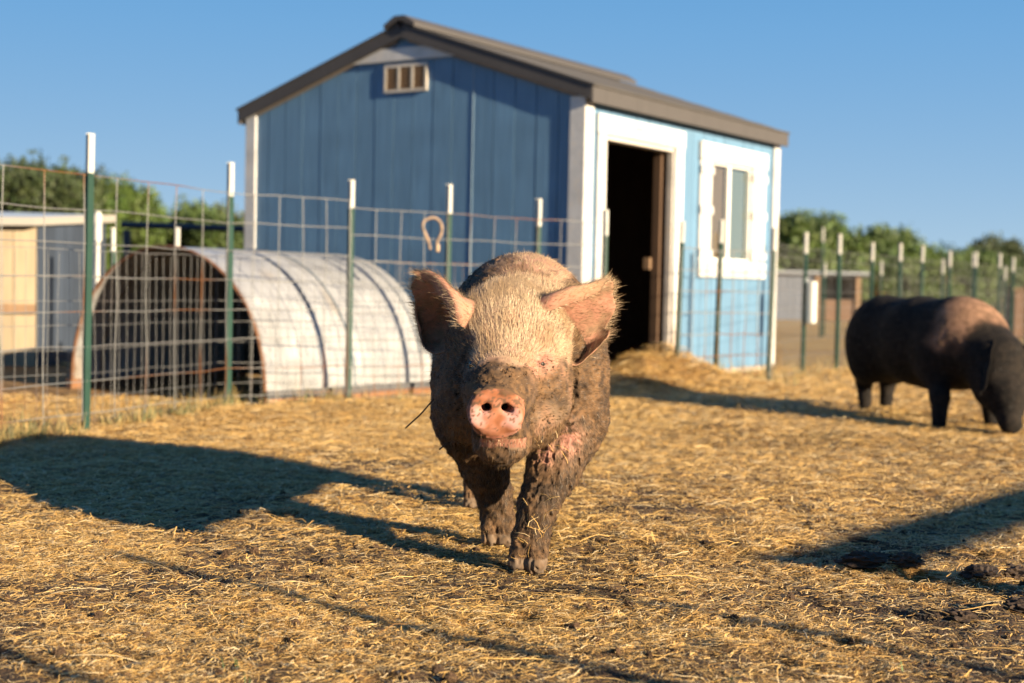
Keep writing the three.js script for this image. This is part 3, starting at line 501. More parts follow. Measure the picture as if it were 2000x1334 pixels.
{
  const G1 = 'scrub trees beyond the left fence', G2 = 'scrub trees beyond the right fence';
  const at = (px, d) => (px - 1000) / 2778 * d;
  [[-60, 34, 4.0, 2.3, 2, 'dark scrub tree filling the far left edge'], [45, 33, 3.95, 1.5, 2, 'tallest dark scrub tree above the shelter at left'], [120, 35, 3.45, 1.5, 1, 'scrub tree just left of the tallest fence post'], [205, 36, 3.35, 1.4, 1, 'bright scrub tree just right of the tallest fence post'], [265, 38, 3.0, 1.3, 3, 'low sunlit scrub tree above the shelter roof end'], [345, 40, 2.75, 1.5, 1, 'low scrub tree above the hut mouth'], [415, 38, 3.05, 1.2, 0, 'round scrub tree left of the second fence post'], [478, 40, 3.0, 1.2, 3, 'scrub tree touching the left corner of the barn'], [300, 46, 2.9, 2.6, 0, 'broad scrub tree low behind the pipe rail'], [150, 46, 3.2, 2.6, 2, 'broad dark scrub tree behind the low shelter']]
    .forEach(([px, d, h, r, t, l]) => tree(l, at(px, d), d, h, r, t, G1, 620, 0.40));
  [[1520, 48, 3.2, 1.9, 1, 'scrub tree touching the right corner of the barn'], [1590, 50, 3.4, 2.1, 1, 'tall scrub tree behind the grey field shelter'], [1655, 52, 3.2, 2.0, 0, 'scrub tree right of the grey field shelter'], [1715, 55, 3.1, 2.1, 1, 'scrub tree above the dark pig\'s rump'], [1775, 58, 2.95, 2.1, 0, 'scrub tree above the dark pig\'s back'], [1835, 60, 2.65, 2.1, 1, 'low scrub tree above the dark pig\'s shoulder'], [1890, 64, 2.7, 2.2, 0, 'low scrub tree left of the dark rounded tree'], [1935, 72, 3.75, 2.0, 2, 'dark rounded tree near the right edge'], [2010, 70, 3.0, 2.6, 2, 'dark low tree at the right edge'], [2080, 66, 3.0, 2.6, 0, 'scrub tree just beyond the right edge']]
    .forEach(([px, d, h, r, t, l]) => tree(l, at(px, d), d, h, r, t, G2, 560, 0.55));
}
{ // tufts of grass along the fence foot and by the barn
  const bl = (() => { const p = [], ix = []; for (let i = 0; i <= 3; i++) { const t = i / 3, w = 0.5 * (1 - t) + 0.02; p.push(-w, t, t * t * 0.45, w, t, t * t * 0.45); if (i < 3) { const a = i * 2; ix.push(a, a + 1, a + 2, a + 1, a + 3, a + 2); } } const g = new THREE.BufferGeometry(); g.setAttribute('position', new THREE.Float32BufferAttribute(p, 3)); g.setIndex(ix); g.computeVertexNormals(); return g; })();
  function tufts(label, spots, tones, hr, n) {
    const m = new THREE.InstancedMesh(bl, std([1, 1, 1], 0.7), spots.length * n); m.name = numbered('grass_tufts'); let k = 0; const c = new THREE.Color();
    for (const [x, d, r] of spots) for (let i = 0; i < n; i++) { const gx = x + gauss() * r * 0.6, gd = d + gauss() * r * 0.6, h = rr(...hr); EU.set(rr(-0.2, 0.7), rr(0, 6.28), 0, 'YXZ'); Q.setFromEuler(EU); m.setMatrixAt(k, M4.compose(P3.set(gx, hgt(gx, gd) - 0.01, -gd), Q, S3.set(rr(0.003, 0.007), h, h))); const t = tones[(rnd() * tones.length) | 0], v = rr(0.7, 1.2); c.setRGB(t[0] * v, t[1] * v, t[2] * v); m.setColorAt(k++, c); }
    m.castShadow = m.receiveShadow = true; scene.add(m); tag(m, label, 'grass', null, 'stuff');
  }
  const a = []; for (let i = 0; i < 46; i++) { const t = rnd(); const p = t < 0.35 ? [mix(-2.5, -2.16, t / 0.35), mix(6.4, 7.2, t / 0.35)] : t < 0.75 ? [mix(-2.16, -1.69, (t - 0.35) / 0.4), mix(7.2, 8.45, (t - 0.35) / 0.4)] : [mix(-1.69, -0.6, (t - 0.75) / 0.25), mix(8.45, 9.4, (t - 0.75) / 0.25)]; a.push([p[0] + rr(-0.1, 0.1), p[1] + rr(-0.1, 0.15), rr(0.05, 0.12)]); }
  tufts('grey green grass tufts along the foot of the near fence', a, [[0.13, 0.15, 0.06], [0.30, 0.22, 0.09], [0.09, 0.11, 0.05], [0.40, 0.28, 0.10]], [0.06, 0.17], 34);
  const b = []; for (let i = 0; i < 16; i++) b.push([mix(1.5, 2.3, rnd()), mix(11.55, 12.3, rnd()) - 0.2, rr(0.06, 0.12)]);
  tufts('dry grass tufts below the barn window', b, [[0.30, 0.23, 0.09], [0.42, 0.31, 0.12], [0.18, 0.17, 0.07]], [0.08, 0.24], 30);
  const f = []; for (let i = 0; i < 900; i++) { const d = 13 + 26 * rnd() * rnd(); f.push([rr(-0.45, 0.5) * d, d, 0.3]); }
  tufts('dry field grass beyond the fences', f.filter(([x, d]) => x > 2.4 + (d - 13.4) * 0.45 || x < -3.5), [[0.33, 0.24, 0.10], [0.42, 0.31, 0.13], [0.22, 0.19, 0.08]], [0.08, 0.2], 16);
  const e = []; for (let i = 0; i < 7; i++) e.push([rr(-0.7, 0.9), rr(2.55, 3.0), 0.03]);
  tufts('few green sprouts in the foreground mud', e, [[0.06, 0.11, 0.03]], [0.02, 0.045], 5);
}
{ // clods of mud
  const g0 = [0, 1, 2].map((s) => { const g = new THREE.IcosahedronGeometry(1, 6), p = g.attributes.position; for (let i = 0; i < p.count; i++) { const v = V(p.getX(i), p.getY(i), p.getZ(i)), k = 1 + 0.8 * fbm(v.x * 1.8 + s * 9, v.y * 1.8, v.z * 1.8) + 0.34 * noise(v.x * 4.5, v.y * 4.5 + s, v.z * 4.5); p.setXYZ(i, v.x * k, v.y * k * 0.6, v.z * k); } g.computeVertexNormals(); return g; });
  const mats = [[0.042, 0.023, 0.011], [0.055, 0.030, 0.014], [0.034, 0.019, 0.010]].map((c) => std(c, 0.9, { map: dustMap, bumpMap: dustMap, bumpScale: 0.004 }));
  const big = [[1.03, 4.03, 0.055, 'long dark clod at the tip of the right hand shadow'], [1.13, 4.0, 0.045, 'dark clod beside the long clod in the shadow'], [1.30, 3.87, 0.05, 'dark broken clod right of the long clod'], [1.40, 3.93, 0.045, 'dark clod behind the broken clod at right'], [1.44, 3.72, 0.055, 'large dark clod near the right edge'], [1.28, 3.5, 0.05, 'dark clod in the right foreground'], [1.1, 3.42, 0.04, 'small dark clod in the right foreground'], [0.62, 4.35, 0.02, 'small clod right of the muddy pig\'s front hoof'], [-0.75, 3.9, 0.022, 'small clod in the straw left of the muddy pig'], [-0.3, 3.25, 0.02, 'small clod on the thin shadow line']];
  big.forEach(([x, d, s, l], i) => { const m = mesh(numbered('mud_clod'), g0[i % 3], mats[i % 3], scene); m.position.set(x, hgt(x, d) + s * 0.18, -d); m.scale.set(s * (i === 0 ? 1.5 : 1), s * 0.75, s); m.rotation.y = i * 1.7; tag(m, l, 'clod', 'clods of mud in the yard'); });
  const n = 1800, im = new THREE.InstancedMesh(g0[0], std([1, 1, 1], 0.9, { map: dustMap }), n); im.name = 'mud_crumbs'; const c = new THREE.Color();
  for (let i = 0; i < n; i++) { const d = rr(2.2, 5.5), x = rr(-1, 1) * (0.4 * d + 0.4) + (rnd() < 0.25 ? 0.5 : 0), s = 0.003 + 0.011 * rnd() ** 3; EU.set(rr(0, 6), rr(0, 6), rr(0, 6)); im.setMatrixAt(i, M4.compose(P3.set(x, hgt(x, d) + s * 0.3, -d), Q.setFromEuler(EU), S3.set(s, s, s))); const v = rr(0.6, 1.3); c.setRGB(0.065 * v, 0.034 * v, 0.0145 * v); im.setColorAt(i, c); }
  im.castShadow = im.receiveShadow = true; scene.add(im); tag(im, 'small crumbs of dry mud strewn through the straw', 'mud', null, 'stuff');
}

// ------------------------------------------------------------------ pigs: one continuous skin from a distance field
function surfaceNets(f, lo, hi, cell) {
  const n = [0, 1, 2].map((k) => Math.ceil((hi[k] - lo[k]) / cell / 8) * 8 + 1), [nx, ny, nz] = n, D = new Float32Array(nx * ny * nz), act = [];
  const reach = cell * 8 * 0.87 * 1.35;
  for (let bz = 0; bz < nz - 1; bz += 8) for (let by = 0; by < ny - 1; by += 8) for (let b = 0; b < nx - 1; b += 8) {
    const c = f(lo[0] + (b + 4) * cell, lo[1] + (by + 4) * cell, lo[2] + (bz + 4) * cell), on = Math.abs(c) < reach;
    if (on) act.push([b, by, bz]);
    for (let z = bz; z <= bz + 8; z++) for (let y = by; y <= by + 8; y++) for (let x = b; x <= b + 8; x++) { const i = (z * ny + y) * nx + x; if (on) { D[i] = D[i] && Math.abs(D[i]) < 90 ? D[i] : f(lo[0] + x * cell, lo[1] + y * cell, lo[2] + z * cell) || 1e-9; } else if (!D[i]) D[i] = c > 0 ? 99 : -99; }
  }
  const id = new Map(), pos = [], sx = 1, sy = nx, sz = nx * ny, off = [0, sx, sy, sx + sy, sz, sx + sz, sy + sz, sx + sy + sz];
  const edges = [[0, 1], [2, 3], [4, 5], [6, 7], [0, 2], [1, 3], [4, 6], [5, 7], [0, 4], [1, 5], [2, 6], [3, 7]];
  const cells = [];
  for (const [b, by, bz] of act) for (let z = bz; z < bz + 8; z++) for (let y = by; y < by + 8; y++) for (let x = b; x < b + 8; x++) {
    const i = (z * ny + y) * nx + x; let m = 0; for (let k = 0; k < 8; k++) if (D[i + off[k]] < 0) m |= 1 << k;
    if (m === 0 || m === 255) continue;
    let px = 0, py = 0, pz = 0, c = 0;
    for (const [a, e] of edges) { const u = D[i + off[a]], v = D[i + off[e]]; if ((u < 0) === (v < 0)) continue; const t = u / (u - v); px += mix(a & 1, e & 1, t); py += mix(a >> 1 & 1, e >> 1 & 1, t); pz += mix(a >> 2, e >> 2, t); c++; }
    id.set(i, pos.length / 3); pos.push(lo[0] + (x + px / c) * cell, lo[1] + (y + py / c) * cell, lo[2] + (z + pz / c) * cell); cells.push(i);
  }
  const ix = [];
  for (const i of cells) for (const [e, u, v] of [[sx, sy, sz], [sy, sz, sx], [sz, sx, sy]]) {
    const a = D[i] < 0, b = D[i + e] < 0; if (a === b) continue;
    const q = [id.get(i), id.get(i - u), id.get(i - u - v), id.get(i - v)]; if (q.some((k) => k === undefined)) continue;
    a ? ix.push(q[0], q[1], q[2], q[0], q[2], q[3]) : ix.push(q[0], q[2], q[1], q[0], q[3], q[2]);
  }
  return { pos, ix };
}
const smin = (a, b, k) => { const h = Math.max(k - Math.abs(a - b), 0) / k; return Math.min(a, b) - h * h * k * 0.25; };
const ell = (x, y, d, c, r) => { const a = (x - c[0]) / r[0], b = (y - c[1]) / r[1], e = (d - c[2]) / r[2], k0 = Math.hypot(a, b, e), k1 = Math.hypot(a / r[0], b / r[1], e / r[2]); return k1 < 1e-9 ? -Math.min(...r) : k0 * (k0 - 1) / k1; };
const cap = (x, y, d, A, B) => { const ux = B[0] - A[0], uy = B[1] - A[1], ud = B[2] - A[2], t = clamp(((x - A[0]) * ux + (y - A[1]) * uy + (d - A[2]) * ud) / (ux * ux + uy * uy + ud * ud)); return Math.hypot(x - A[0] - ux * t, y - A[1] - uy * t, d - A[2] - ud * t) - mix(A[3], B[3], t); };
function fieldOf(list) {                                        // [kind, k, ...]: smooth union, or cut
  const pre = list.map((p) => { if (p[0] === 'e') return { ...{ p }, b: [p[2][0], p[2][1], p[2][2], Math.max(...p[3])] }; const A = p[2], B = p[3]; return { p, b: [(A[0] + B[0]) / 2, (A[1] + B[1]) / 2, (A[2] + B[2]) / 2, Math.hypot(A[0] - B[0], A[1] - B[1], A[2] - B[2]) / 2 + Math.max(A[3], B[3])] }; });
  return (x, y, d) => {
    let v = 9;
    for (const { p, b } of pre) {
      const far = Math.hypot(x - b[0], y - b[1], d - b[2]) - b[3];
      if (p[0] === 'x') { if (far > 0.05) continue; const q = cap(x, y, d, p[2], p[3]); v = -smin(-v, q, p[1]); continue; }
      if (far > v + p[1] && far > 0.08) { v = Math.min(v, far + 0.02); continue; }
      v = smin(v, p[0] === 'e' ? ell(x, y, d, p[2], p[3]) : cap(x, y, d, p[2], p[3]), p[1]);
    }
    return v;
  };
}
function skinGeometry(field, lo, hi, cell, origin, extra = []) {
  const { pos, ix } = surfaceNets((x, y, z) => field(x, y, -z), [lo[0], lo[1], -hi[2]], [hi[0], hi[1], -lo[2]], cell);
  let g = new THREE.BufferGeometry(); g.setAttribute('position', new THREE.Float32BufferAttribute(pos, 3)); g.setIndex(ix); g.computeVertexNormals();
  if (extra.length) g = mergeGeometries([g, ...extra]);
  return g;
}
function earSheet(grid, n = 34, thick = 0.008, edge = () => 1) {    // grid[u][v] of [x, y, d]; u from the head outwards, v from upper to lower rim
  const lag = (t) => [-(t * 3 - 1) * (t * 3 - 2) * (t * 3 - 3) / 6, t * 3 * (t * 3 - 2) * (t * 3 - 3) / 2, -t * 3 * (t * 3 - 1) * (t * 3 - 3) / 2, t * 3 * (t * 3 - 1) * (t * 3 - 2) / 6];
  const at = (u, v) => { const a = lag(u), b = lag(v), o = [0, 0, 0]; for (let i = 0; i < 4; i++) for (let j = 0; j < 4; j++) for (let k = 0; k < 3; k++) o[k] += a[i] * b[j] * grid[i][j][k]; return V(o[0], o[1], -o[2]); };
  const p = [], ix = [], face = [];
  for (const s of [1, -1]) for (let i = 0; i <= n; i++) for (let j = 0; j <= n; j++) {
    const v = j / n, corner = 1 - 0.07 * Math.pow(Math.abs(v * 2 - 1), 4), u = -0.28 + (edge(v) * corner + 0.28) * i / n, e = 0.002;
    const c = at(u, v), nn = at(u + e, v).sub(c).cross(at(u, v + e).sub(c)).normalize();
    const t = thick * (0.28 + 0.72 * Math.sqrt(clamp(1 - u / 1.02)) * Math.sqrt(clamp(4.2 * v * (1 - v) + 0.06))) + 0.0006 * noise(c.x * 60, c.y * 60, c.z * 60); c.addScaledVector(nn, 0.006 * noise(c.x * 17, c.y * 17, c.z * 17) + 0.0022 * noise(c.x * 55, c.y * 55, c.z * 55));
    c.addScaledVector(nn, s * t * 0.5); p.push(c.x, c.y, c.z); face.push(s);
  }
  const w = n + 1, q = (a, b, c, d) => ix.push(a, b, c, a, c, d);
  for (let i = 0; i < n; i++) for (let j = 0; j < n; j++) { const a = i * w + j, b = a + w * w; q(a, a + w, a + w + 1, a + 1); q(b, b + 1, b + w + 1, b + w); }
  for (let i = 0; i < n; i++) { let a = i * w, b = a + w * w; q(a, b, b + w, a + w); a += n; b += n; q(a, a + w, b + w, b); a = n * w + i; b = a + w * w; q(a, b, b + 1, a + 1); }
  const g = new THREE.BufferGeometry(); g.setAttribute('position', new THREE.Float32BufferAttribute(p, 3)); g.setIndex(ix); g.computeVertexNormals(); g.userData.face = face; return g;
}
const bristle = (() => { const p = [], ix = [], n = 3; for (let i = 0; i <= n; i++) { const t = i / n, w = 0.5 * (1 - t * 0.85), z = t * t * 0.45; for (let k = 0; k < 3; k++) p.push(w * Math.cos(k * 2.094), t * (1 - 0.15 * t), z + w * Math.sin(k * 2.094) * 0.02); } for (let i = 0; i < n; i++) for (let k = 0; k < 3; k++) { const a = i * 3 + k, b = i * 3 + (k + 1) % 3; ix.push(a, b, a + 3, b, b + 3, a + 3); } const g = new THREE.BufferGeometry(); g.setAttribute('position', new THREE.Float32BufferAttribute(p, 3)); g.setIndex(ix); g.computeVertexNormals(); return g; })();
function bristles(parent, geo, n, spec, mat) {                  // spec(x, y, d, normal) -> null or { keep, len, wid, flow, lift, color }
  const p = geo.attributes.position, nr = geo.attributes.normal, ix = geo.index.array, T = ix.length / 3, cum = new Float64Array(T), A = V(0, 0, 0), B = V(0, 0, 0), C = V(0, 0, 0); let s = 0;
  for (let t = 0; t < T; t++) { A.fromBufferAttribute(p, ix[t * 3]); B.fromBufferAttribute(p, ix[t * 3 + 1]).sub(A); C.fromBufferAttribute(p, ix[t * 3 + 2]).sub(A); s += B.cross(C).length(); cum[t] = s; }
  const m = new THREE.InstancedMesh(bristle, mat, n); m.name = 'bristles'; m.userData.kind = 'stuff'; const N = V(0, 0, 0), c = new THREE.Color(), X = V(0, 0, 0), Z = V(0, 0, 0), Y = V(0, 0, 0); let k = 0;
  for (let g = 0; k < n && g < n * 8; g++) {
    const r = rnd() * s; let a = 0, b = T - 1; while (a < b) { const h = a + b >> 1; cum[h] < r ? a = h + 1 : b = h; }
    let u = rnd(), v = rnd(); if (u + v > 1) { u = 1 - u; v = 1 - v; }
    const i0 = ix[a * 3], i1 = ix[a * 3 + 1], i2 = ix[a * 3 + 2], w = 1 - u - v; P3.set(0, 0, 0); N.set(0, 0, 0);
    for (const [i, q] of [[i0, w], [i1, u], [i2, v]]) { P3.x += p.getX(i) * q; P3.y += p.getY(i) * q; P3.z += p.getZ(i) * q; N.x += nr.getX(i) * q; N.y += nr.getY(i) * q; N.z += nr.getZ(i) * q; }
    N.normalize(); const h = spec(P3.x, P3.y, -P3.z, N); if (!h || rnd() > h.keep) continue;
    Y.copy(h.flow).addScaledVector(N, -h.flow.dot(N)).normalize(); Y.x += gauss() * h.mess; Y.y += gauss() * h.mess; Y.z += gauss() * h.mess; Y.normalize(); Y.addScaledVector(N, h.lift * rr(0.5, 1.5)).normalize();
    X.crossVectors(Y, N).normalize(); Z.crossVectors(X, Y).negate();      // tips bend back towards the skin
    const L = h.len * (0.45 + 0.9 * rnd() + (rnd() < 0.07 ? 0.7 : 0)); Z.negate(); M4.makeBasis(X.multiplyScalar(h.wid), Y.multiplyScalar(L), Z.multiplyScalar(-L * 0.18)); P3.addScaledVector(N, -0.001); M4.setPosition(P3); m.setMatrixAt(k, M4);
    const v2 = rr(0.75, 1.2); c.setRGB(h.color[0] * v2, h.color[1] * v2, h.color[2] * v2); m.setColorAt(k, c); k++;
  }
  m.count = k; m.castShadow = m.receiveShadow = true; parent.add(m); return m;
}
const hairMat = std([1, 1, 1], 0.5);
const MUD = [0.024, 0.0125, 0.0052], MUDDRY = [0.130, 0.068, 0.027];

// ------------------------------------------------------------------ the muddy pig walking at the camera
{
  const SN = [-0.037, 0.482, 3.50];
  const prim = [
    ['e', 0.10, [0.070, 0.575, 4.93], [0.235, 0.265, 0.28]], ['e', 0.12, [0.050, 0.578, 4.60], [0.240, 0.287, 0.42]], ['e', 0.10, [0.030, 0.610, 4.25], [0.230, 0.285, 0.28]],
    ['c', 0.09, [0.02, 0.63, 4.15, 0.19], [-0.005, 0.625, 3.97, 0.15]],
    ['e', 0.08, [-0.010, 0.645, 3.93], [0.150, 0.145, 0.16]],                                  // skull
    ['c', 0.07, [-0.012, 0.615, 3.88, 0.128], [-0.030, 0.525, 3.66, 0.084]], ['c', 0.05, [-0.030, 0.525, 3.66, 0.084], [-0.036, 0.49, 3.57, 0.068]],   // muzzle
    ['e', 0.06, [0.062, 0.490, 3.90], [0.105, 0.135, 0.15]], ['e', 0.06, [-0.100, 0.490, 3.90], [0.105, 0.135, 0.15]],   // jowls
    ['c', 0.05, [0.0, 0.435, 3.86, 0.095], [-0.024, 0.400, 3.615, 0.052]], ['e', 0.05, [-0.020, 0.392, 3.625], [0.068, 0.044, 0.062]],    // lower jaw, chin
    ['e', 0.012, [SN[0], SN[1], 3.535], [0.073, 0.057, 0.030]], ['e', 0.010, [SN[0], SN[1] + 0.040, 3.53], [0.052, 0.016, 0.022]],        // snout disc and upper rim
    ['e', 0.010, [SN[0] - 0.040, SN[1] - 0.012, 3.522], [0.026, 0.034, 0.020]], ['e', 0.010, [SN[0] + 0.042, SN[1] - 0.014, 3.522], [0.026, 0.034, 0.020]],
    ['e', 0.02, [-0.052, 0.432, 3.56], [0.040, 0.020, 0.034]], ['e', 0.02, [-0.012, 0.432, 3.56], [0.040, 0.020, 0.034]],                 // upper lip
    ['c', 0.02, [-0.105, 0.618, 3.785, 0.026], [-0.06, 0.632, 3.75, 0.022]], ['c', 0.02, [0.045, 0.634, 3.75, 0.022], [0.092, 0.616, 3.79, 0.026]],   // brows
    ['c', 0.02, [-0.112, 0.570, 3.80, 0.026], [-0.075, 0.560, 3.765, 0.022]], ['c', 0.02, [0.056, 0.560, 3.77, 0.022], [0.096, 0.568, 3.80, 0.026]],  // cheek folds
    // near foreleg (its left)
    ['e', 0.09, [0.165, 0.50, 4.14], [0.115, 0.19, 0.16]], ['c', 0.05, [0.175, 0.40, 4.12, 0.105], [0.125, 0.275, 4.04, 0.072]], ['c', 0.03, [0.125, 0.275, 4.04, 0.072], [0.084, 0.180, 3.985, 0.054]], ['c', 0.02, [0.084, 0.18, 3.985, 0.054], [0.066, 0.095, 3.96, 0.049]],
    ['c', 0.012, [0.046, 0.090, 3.955, 0.036], [0.030, 0.030, 3.925, 0.027]], ['c', 0.012, [0.080, 0.090, 3.955, 0.036], [0.080, 0.028, 3.910, 0.029]],
    ['c', 0.012, [0.046, 0.075, 4.00, 0.018], [0.035, 0.05, 4.03, 0.012]], ['c', 0.012, [0.09, 0.075, 4.00, 0.018], [0.10, 0.05, 4.03, 0.012]],
    // far foreleg (its right)
    ['e', 0.09, [-0.122, 0.48, 4.20], [0.108, 0.19, 0.16]], ['c', 0.05, [-0.118, 0.40, 4.22, 0.105], [-0.075, 0.250, 4.28, 0.068]], ['c', 0.03, [-0.075, 0.25, 4.28, 0.068], [-0.045, 0.16, 4.31, 0.052]], ['c', 0.02, [-0.045, 0.16, 4.31, 0.052], [-0.032, 0.090, 4.325, 0.047]],
    ['c', 0.012, [-0.052, 0.085, 4.32, 0.034], [-0.052, 0.028, 4.29, 0.026]], ['c', 0.012, [-0.016, 0.085, 4.32, 0.034], [-0.006, 0.028, 4.285, 0.027]],
    // hind legs
    ['e', 0.08, [-0.10, 0.48, 4.98], [0.13, 0.21, 0.21]], ['c', 0.05, [-0.115, 0.36, 4.98, 0.10], [-0.105, 0.24, 5.10, 0.058]], ['c', 0.03, [-0.105, 0.24, 5.10, 0.056], [-0.112, 0.10, 5.05, 0.045]], ['c', 0.012, [-0.13, 0.09, 5.04, 0.032], [-0.135, 0.022, 5.0, 0.024]], ['c', 0.012, [-0.095, 0.09, 5.04, 0.032], [-0.092, 0.022, 5.0, 0.024]],
    ['e', 0.08, [0.18, 0.48, 4.98], [0.13, 0.21, 0.21]], ['c', 0.05, [0.185, 0.36, 4.95, 0.10], [0.145, 0.24, 5.04, 0.058]], ['c', 0.03, [0.145, 0.24, 5.04, 0.056], [0.125, 0.10, 4.99, 0.045]], ['c', 0.012, [0.108, 0.09, 4.98, 0.032], [0.104, 0.022, 4.94, 0.024]], ['c', 0.012, [0.143, 0.09, 4.98, 0.032], [0.146, 0.022, 4.94, 0.024]],
    // cuts: nostrils, mouth, nose cleft, eyes, jowl fold
    ['x', 0.006, [-0.062, 0.493, 3.48, 0.0105], [-0.055, 0.495, 3.58, 0.009]], ['x', 0.006, [-0.010, 0.492, 3.48, 0.0115], [-0.018, 0.495, 3.58, 0.009]],
    ['x', 0.006, [-0.074, 0.486, 3.50, 0.0065], [-0.064, 0.494, 3.54, 0.009]], ['x', 0.006, [0.004, 0.484, 3.50, 0.0075], [-0.008, 0.493, 3.54, 0.009]],
    ['x', 0.006, [-0.058, 0.418, 3.51, 0.0035], [-0.020, 0.420, 3.50, 0.0075]], ['x', 0.006, [-0.020, 0.420, 3.51, 0.0045], [0.030, 0.414, 3.555, 0.003]], ['x', 0.006, [-0.020, 0.418, 3.55, 0.0045], [0.034, 0.413, 3.59, 0.003]], ['x', 0.006, [-0.058, 0.417, 3.51, 0.0035], [-0.10, 0.412, 3.61, 0.002]], ['x', 0.005, [-0.040, 0.422, 3.505, 0.006], [-0.038, 0.456, 3.508, 0.0015]],
    ['x', 0.014, [0.176, 0.640, 3.955, 0.012], [0.172, 0.500, 3.955, 0.013]], ['x', 0.014, [0.172, 0.500, 3.955, 0.013], [0.140, 0.385, 3.96, 0.010]],
    ['x', 0.008, [-0.115, 0.592, 3.745, 0.007], [-0.075, 0.590, 3.725, 0.007]], ['x', 0.008, [0.058, 0.590, 3.73, 0.007], [0.096, 0.590, 3.755, 0.007]],
  ];
  const base = fieldOf(prim);
  const snoutK = (x, y, d) => d < 3.565 ? Math.hypot((x - SN[0]) / 0.076, (y - SN[1] + 0.004) / 0.060) : 9;
  const mudAt = (x, y, d) => {
    const n1 = fbm(x * 8, y * 8, d * 8, 3), n2 = noise(x * 34, y * 34, d * 34); let m;
    if (y < 0.40 && d > 3.72) m = 1;
    else if (d < 4.06 && y > 0.3 && x < 0.172 + 0.02 * n1) {
      m = sst(0.622, 0.575, y + 0.10 * n1 + 0.02 * n2);
      if (x > 0.035) m *= mix(1, 0.52 + 0.9 * clamp(0.40 + 1.8 * n1), sst(0.035, 0.08, x));
      m = Math.max(m, sst(-0.075, -0.125, x + 0.05 * n1) * sst(0.70, 0.64, y));
      if (snoutK(x, y, d) < 1.04) m = 0.85 * sst(0.34, 0.55, n1 + 0.45 * n2 + 0.1 * sst(0.85, 1.0, snoutK(x, y, d)));
      if (y < 0.414 && y > 0.388 + 0.01 * n2 && d < 3.64 && Math.abs(x + 0.018) < 0.058) m *= 0.2 + 0.5 * clamp(0.4 + 2 * n1);
    } else m = Math.max(sst(0.84, 0.72, y + 0.22 * n1 + 0.04 * n2 - (x < 0 ? 0.06 : 0)), sst(-0.02, -0.10, x + 0.10 * n1) * sst(0.94, 0.84, y), sst(0.14, 0.32, n1 - 0.02 + 0.2 * n2) * 0.8, y > 0.7 ? 0.55 * sst(4.42, 4.22, d) * sst(-0.12, 0.12, n1 + 0.3 * n2 - 0.35 * x) : 0);
    return clamp(m);
  };
  const pinkPatch = (x, y, d) => Math.max(Math.exp(-(((x - 0.165) / 0.04) ** 2 + ((y - 0.365) / 0.05) ** 2)) * sst(4.2, 4.1, d) * (d > 3.9 ? 1 : 0), Math.exp(-(((x - 0.085) / 0.03) ** 2 + ((y - 0.60) / 0.035) ** 2)) * sst(3.9, 3.85, d), Math.exp(-(((x - 0.10) / 0.03) ** 2 + ((y - 0.33) / 0.035) ** 2)) * (d > 3.9 && d < 4.2 ? 1 : 0));
  const field = (x, y, d) => {
    const v = base(x, y, d); if (Math.abs(v) > 0.019) return v;
    return v0(x, y, d, v);
  };
  const v0 = (x, y, d, v) => {
    const sq = Math.hypot((x - SN[0]) / 0.076, (y - SN[1]) / 0.060);
    if (sq < 1.35 && d < 3.56 && y > 0.425) v = -smin(-v, -(3.514 + (y - SN[1]) * 0.10 + 0.004 * fbm(x * 28, y * 28, 2, 2) - 0.004 * Math.exp(-((sq - 0.92) ** 2) * 40) - d), 0.010);
    const m = mudAt(x, y, d), leg = y < 0.34 ? 1 : 0.45;
    const ridge = Math.abs(noise(x * 66, y * (y < 0.34 ? 26 : 50) + x * 25, d * 66)), lump = fbm(x * 40, y * 40, d * 40, 2);
    const br = Math.exp(-(((x + 0.035) / 0.05) ** 2 + ((y - 0.578) / 0.022) ** 2)) * (d < 3.85 ? 1 : 0);
    return v - br * (0.006 + 0.016 * fbm(x * 50, y * 50, d * 50, 2)) - m * (0.0085 * leg * (0.42 - ridge * 1.7) + 0.007 * lump + 0.0035 * sst(0.25, 0.5, noise(x * 55 + 7, y * 55, d * 55)) * (snoutK(x, y, d) < 1.1 ? 0.2 : 1)) - 0.0012 * noise(x * 120, y * 120, d * 120);
  };
  const earL = earSheet([[[-0.098, 0.68, 3.85], [-0.098, 0.749, 3.9], [-0.152, 0.689, 3.99], [-0.169, 0.62, 3.92]], [[-0.154, 0.705, 3.8], [-0.163, 0.77, 3.87], [-0.206, 0.695, 4.01], [-0.209, 0.604, 3.94]], [[-0.199, 0.772, 3.85], [-0.213, 0.804, 3.88], [-0.246, 0.709, 3.99], [-0.239, 0.617, 3.95]], [[-0.252, 0.799, 3.88], [-0.28, 0.815, 3.9], [-0.269, 0.73, 3.95], [-0.254, 0.652, 3.96]]], 36, 0.010, (v) => 1 + 0.03 * Math.sin(v * 17) - 0.05 * Math.exp(-((v - 0.35) ** 2) * 90));
  const earR = earSheet([[[0.054, 0.708, 3.86], [0.085, 0.75, 3.9], [0.129, 0.673, 3.99], [0.154, 0.598, 3.93]], [[0.119, 0.74, 3.83], [0.144, 0.775, 3.88], [0.179, 0.674, 4.0], [0.186, 0.581, 3.94]], [[0.194, 0.767, 3.855], [0.21, 0.795, 3.89], [0.236, 0.704, 3.99], [0.225, 0.615, 3.95]], [[0.249, 0.795, 3.9], [0.27, 0.813, 3.92], [0.284, 0.742, 3.97], [0.269, 0.656, 3.97]]], 36, 0.010, (v) => 1 + 0.02 * Math.sin(v * 21) - 0.14 * Math.exp(-((v - 0.80) ** 2) * 260));
  const skin = skinGeometry(field, [-0.34, -0.02, 3.42], [0.40, 0.96, 5.34], 0.0045, null);
  const nSkin = skin.attributes.position.count, nEar = earL.attributes.position.count;
  const geo = mergeGeometries([skin, earL, earR]); geo.computeVertexNormals();
  const isEar = (i) => i >= nSkin;
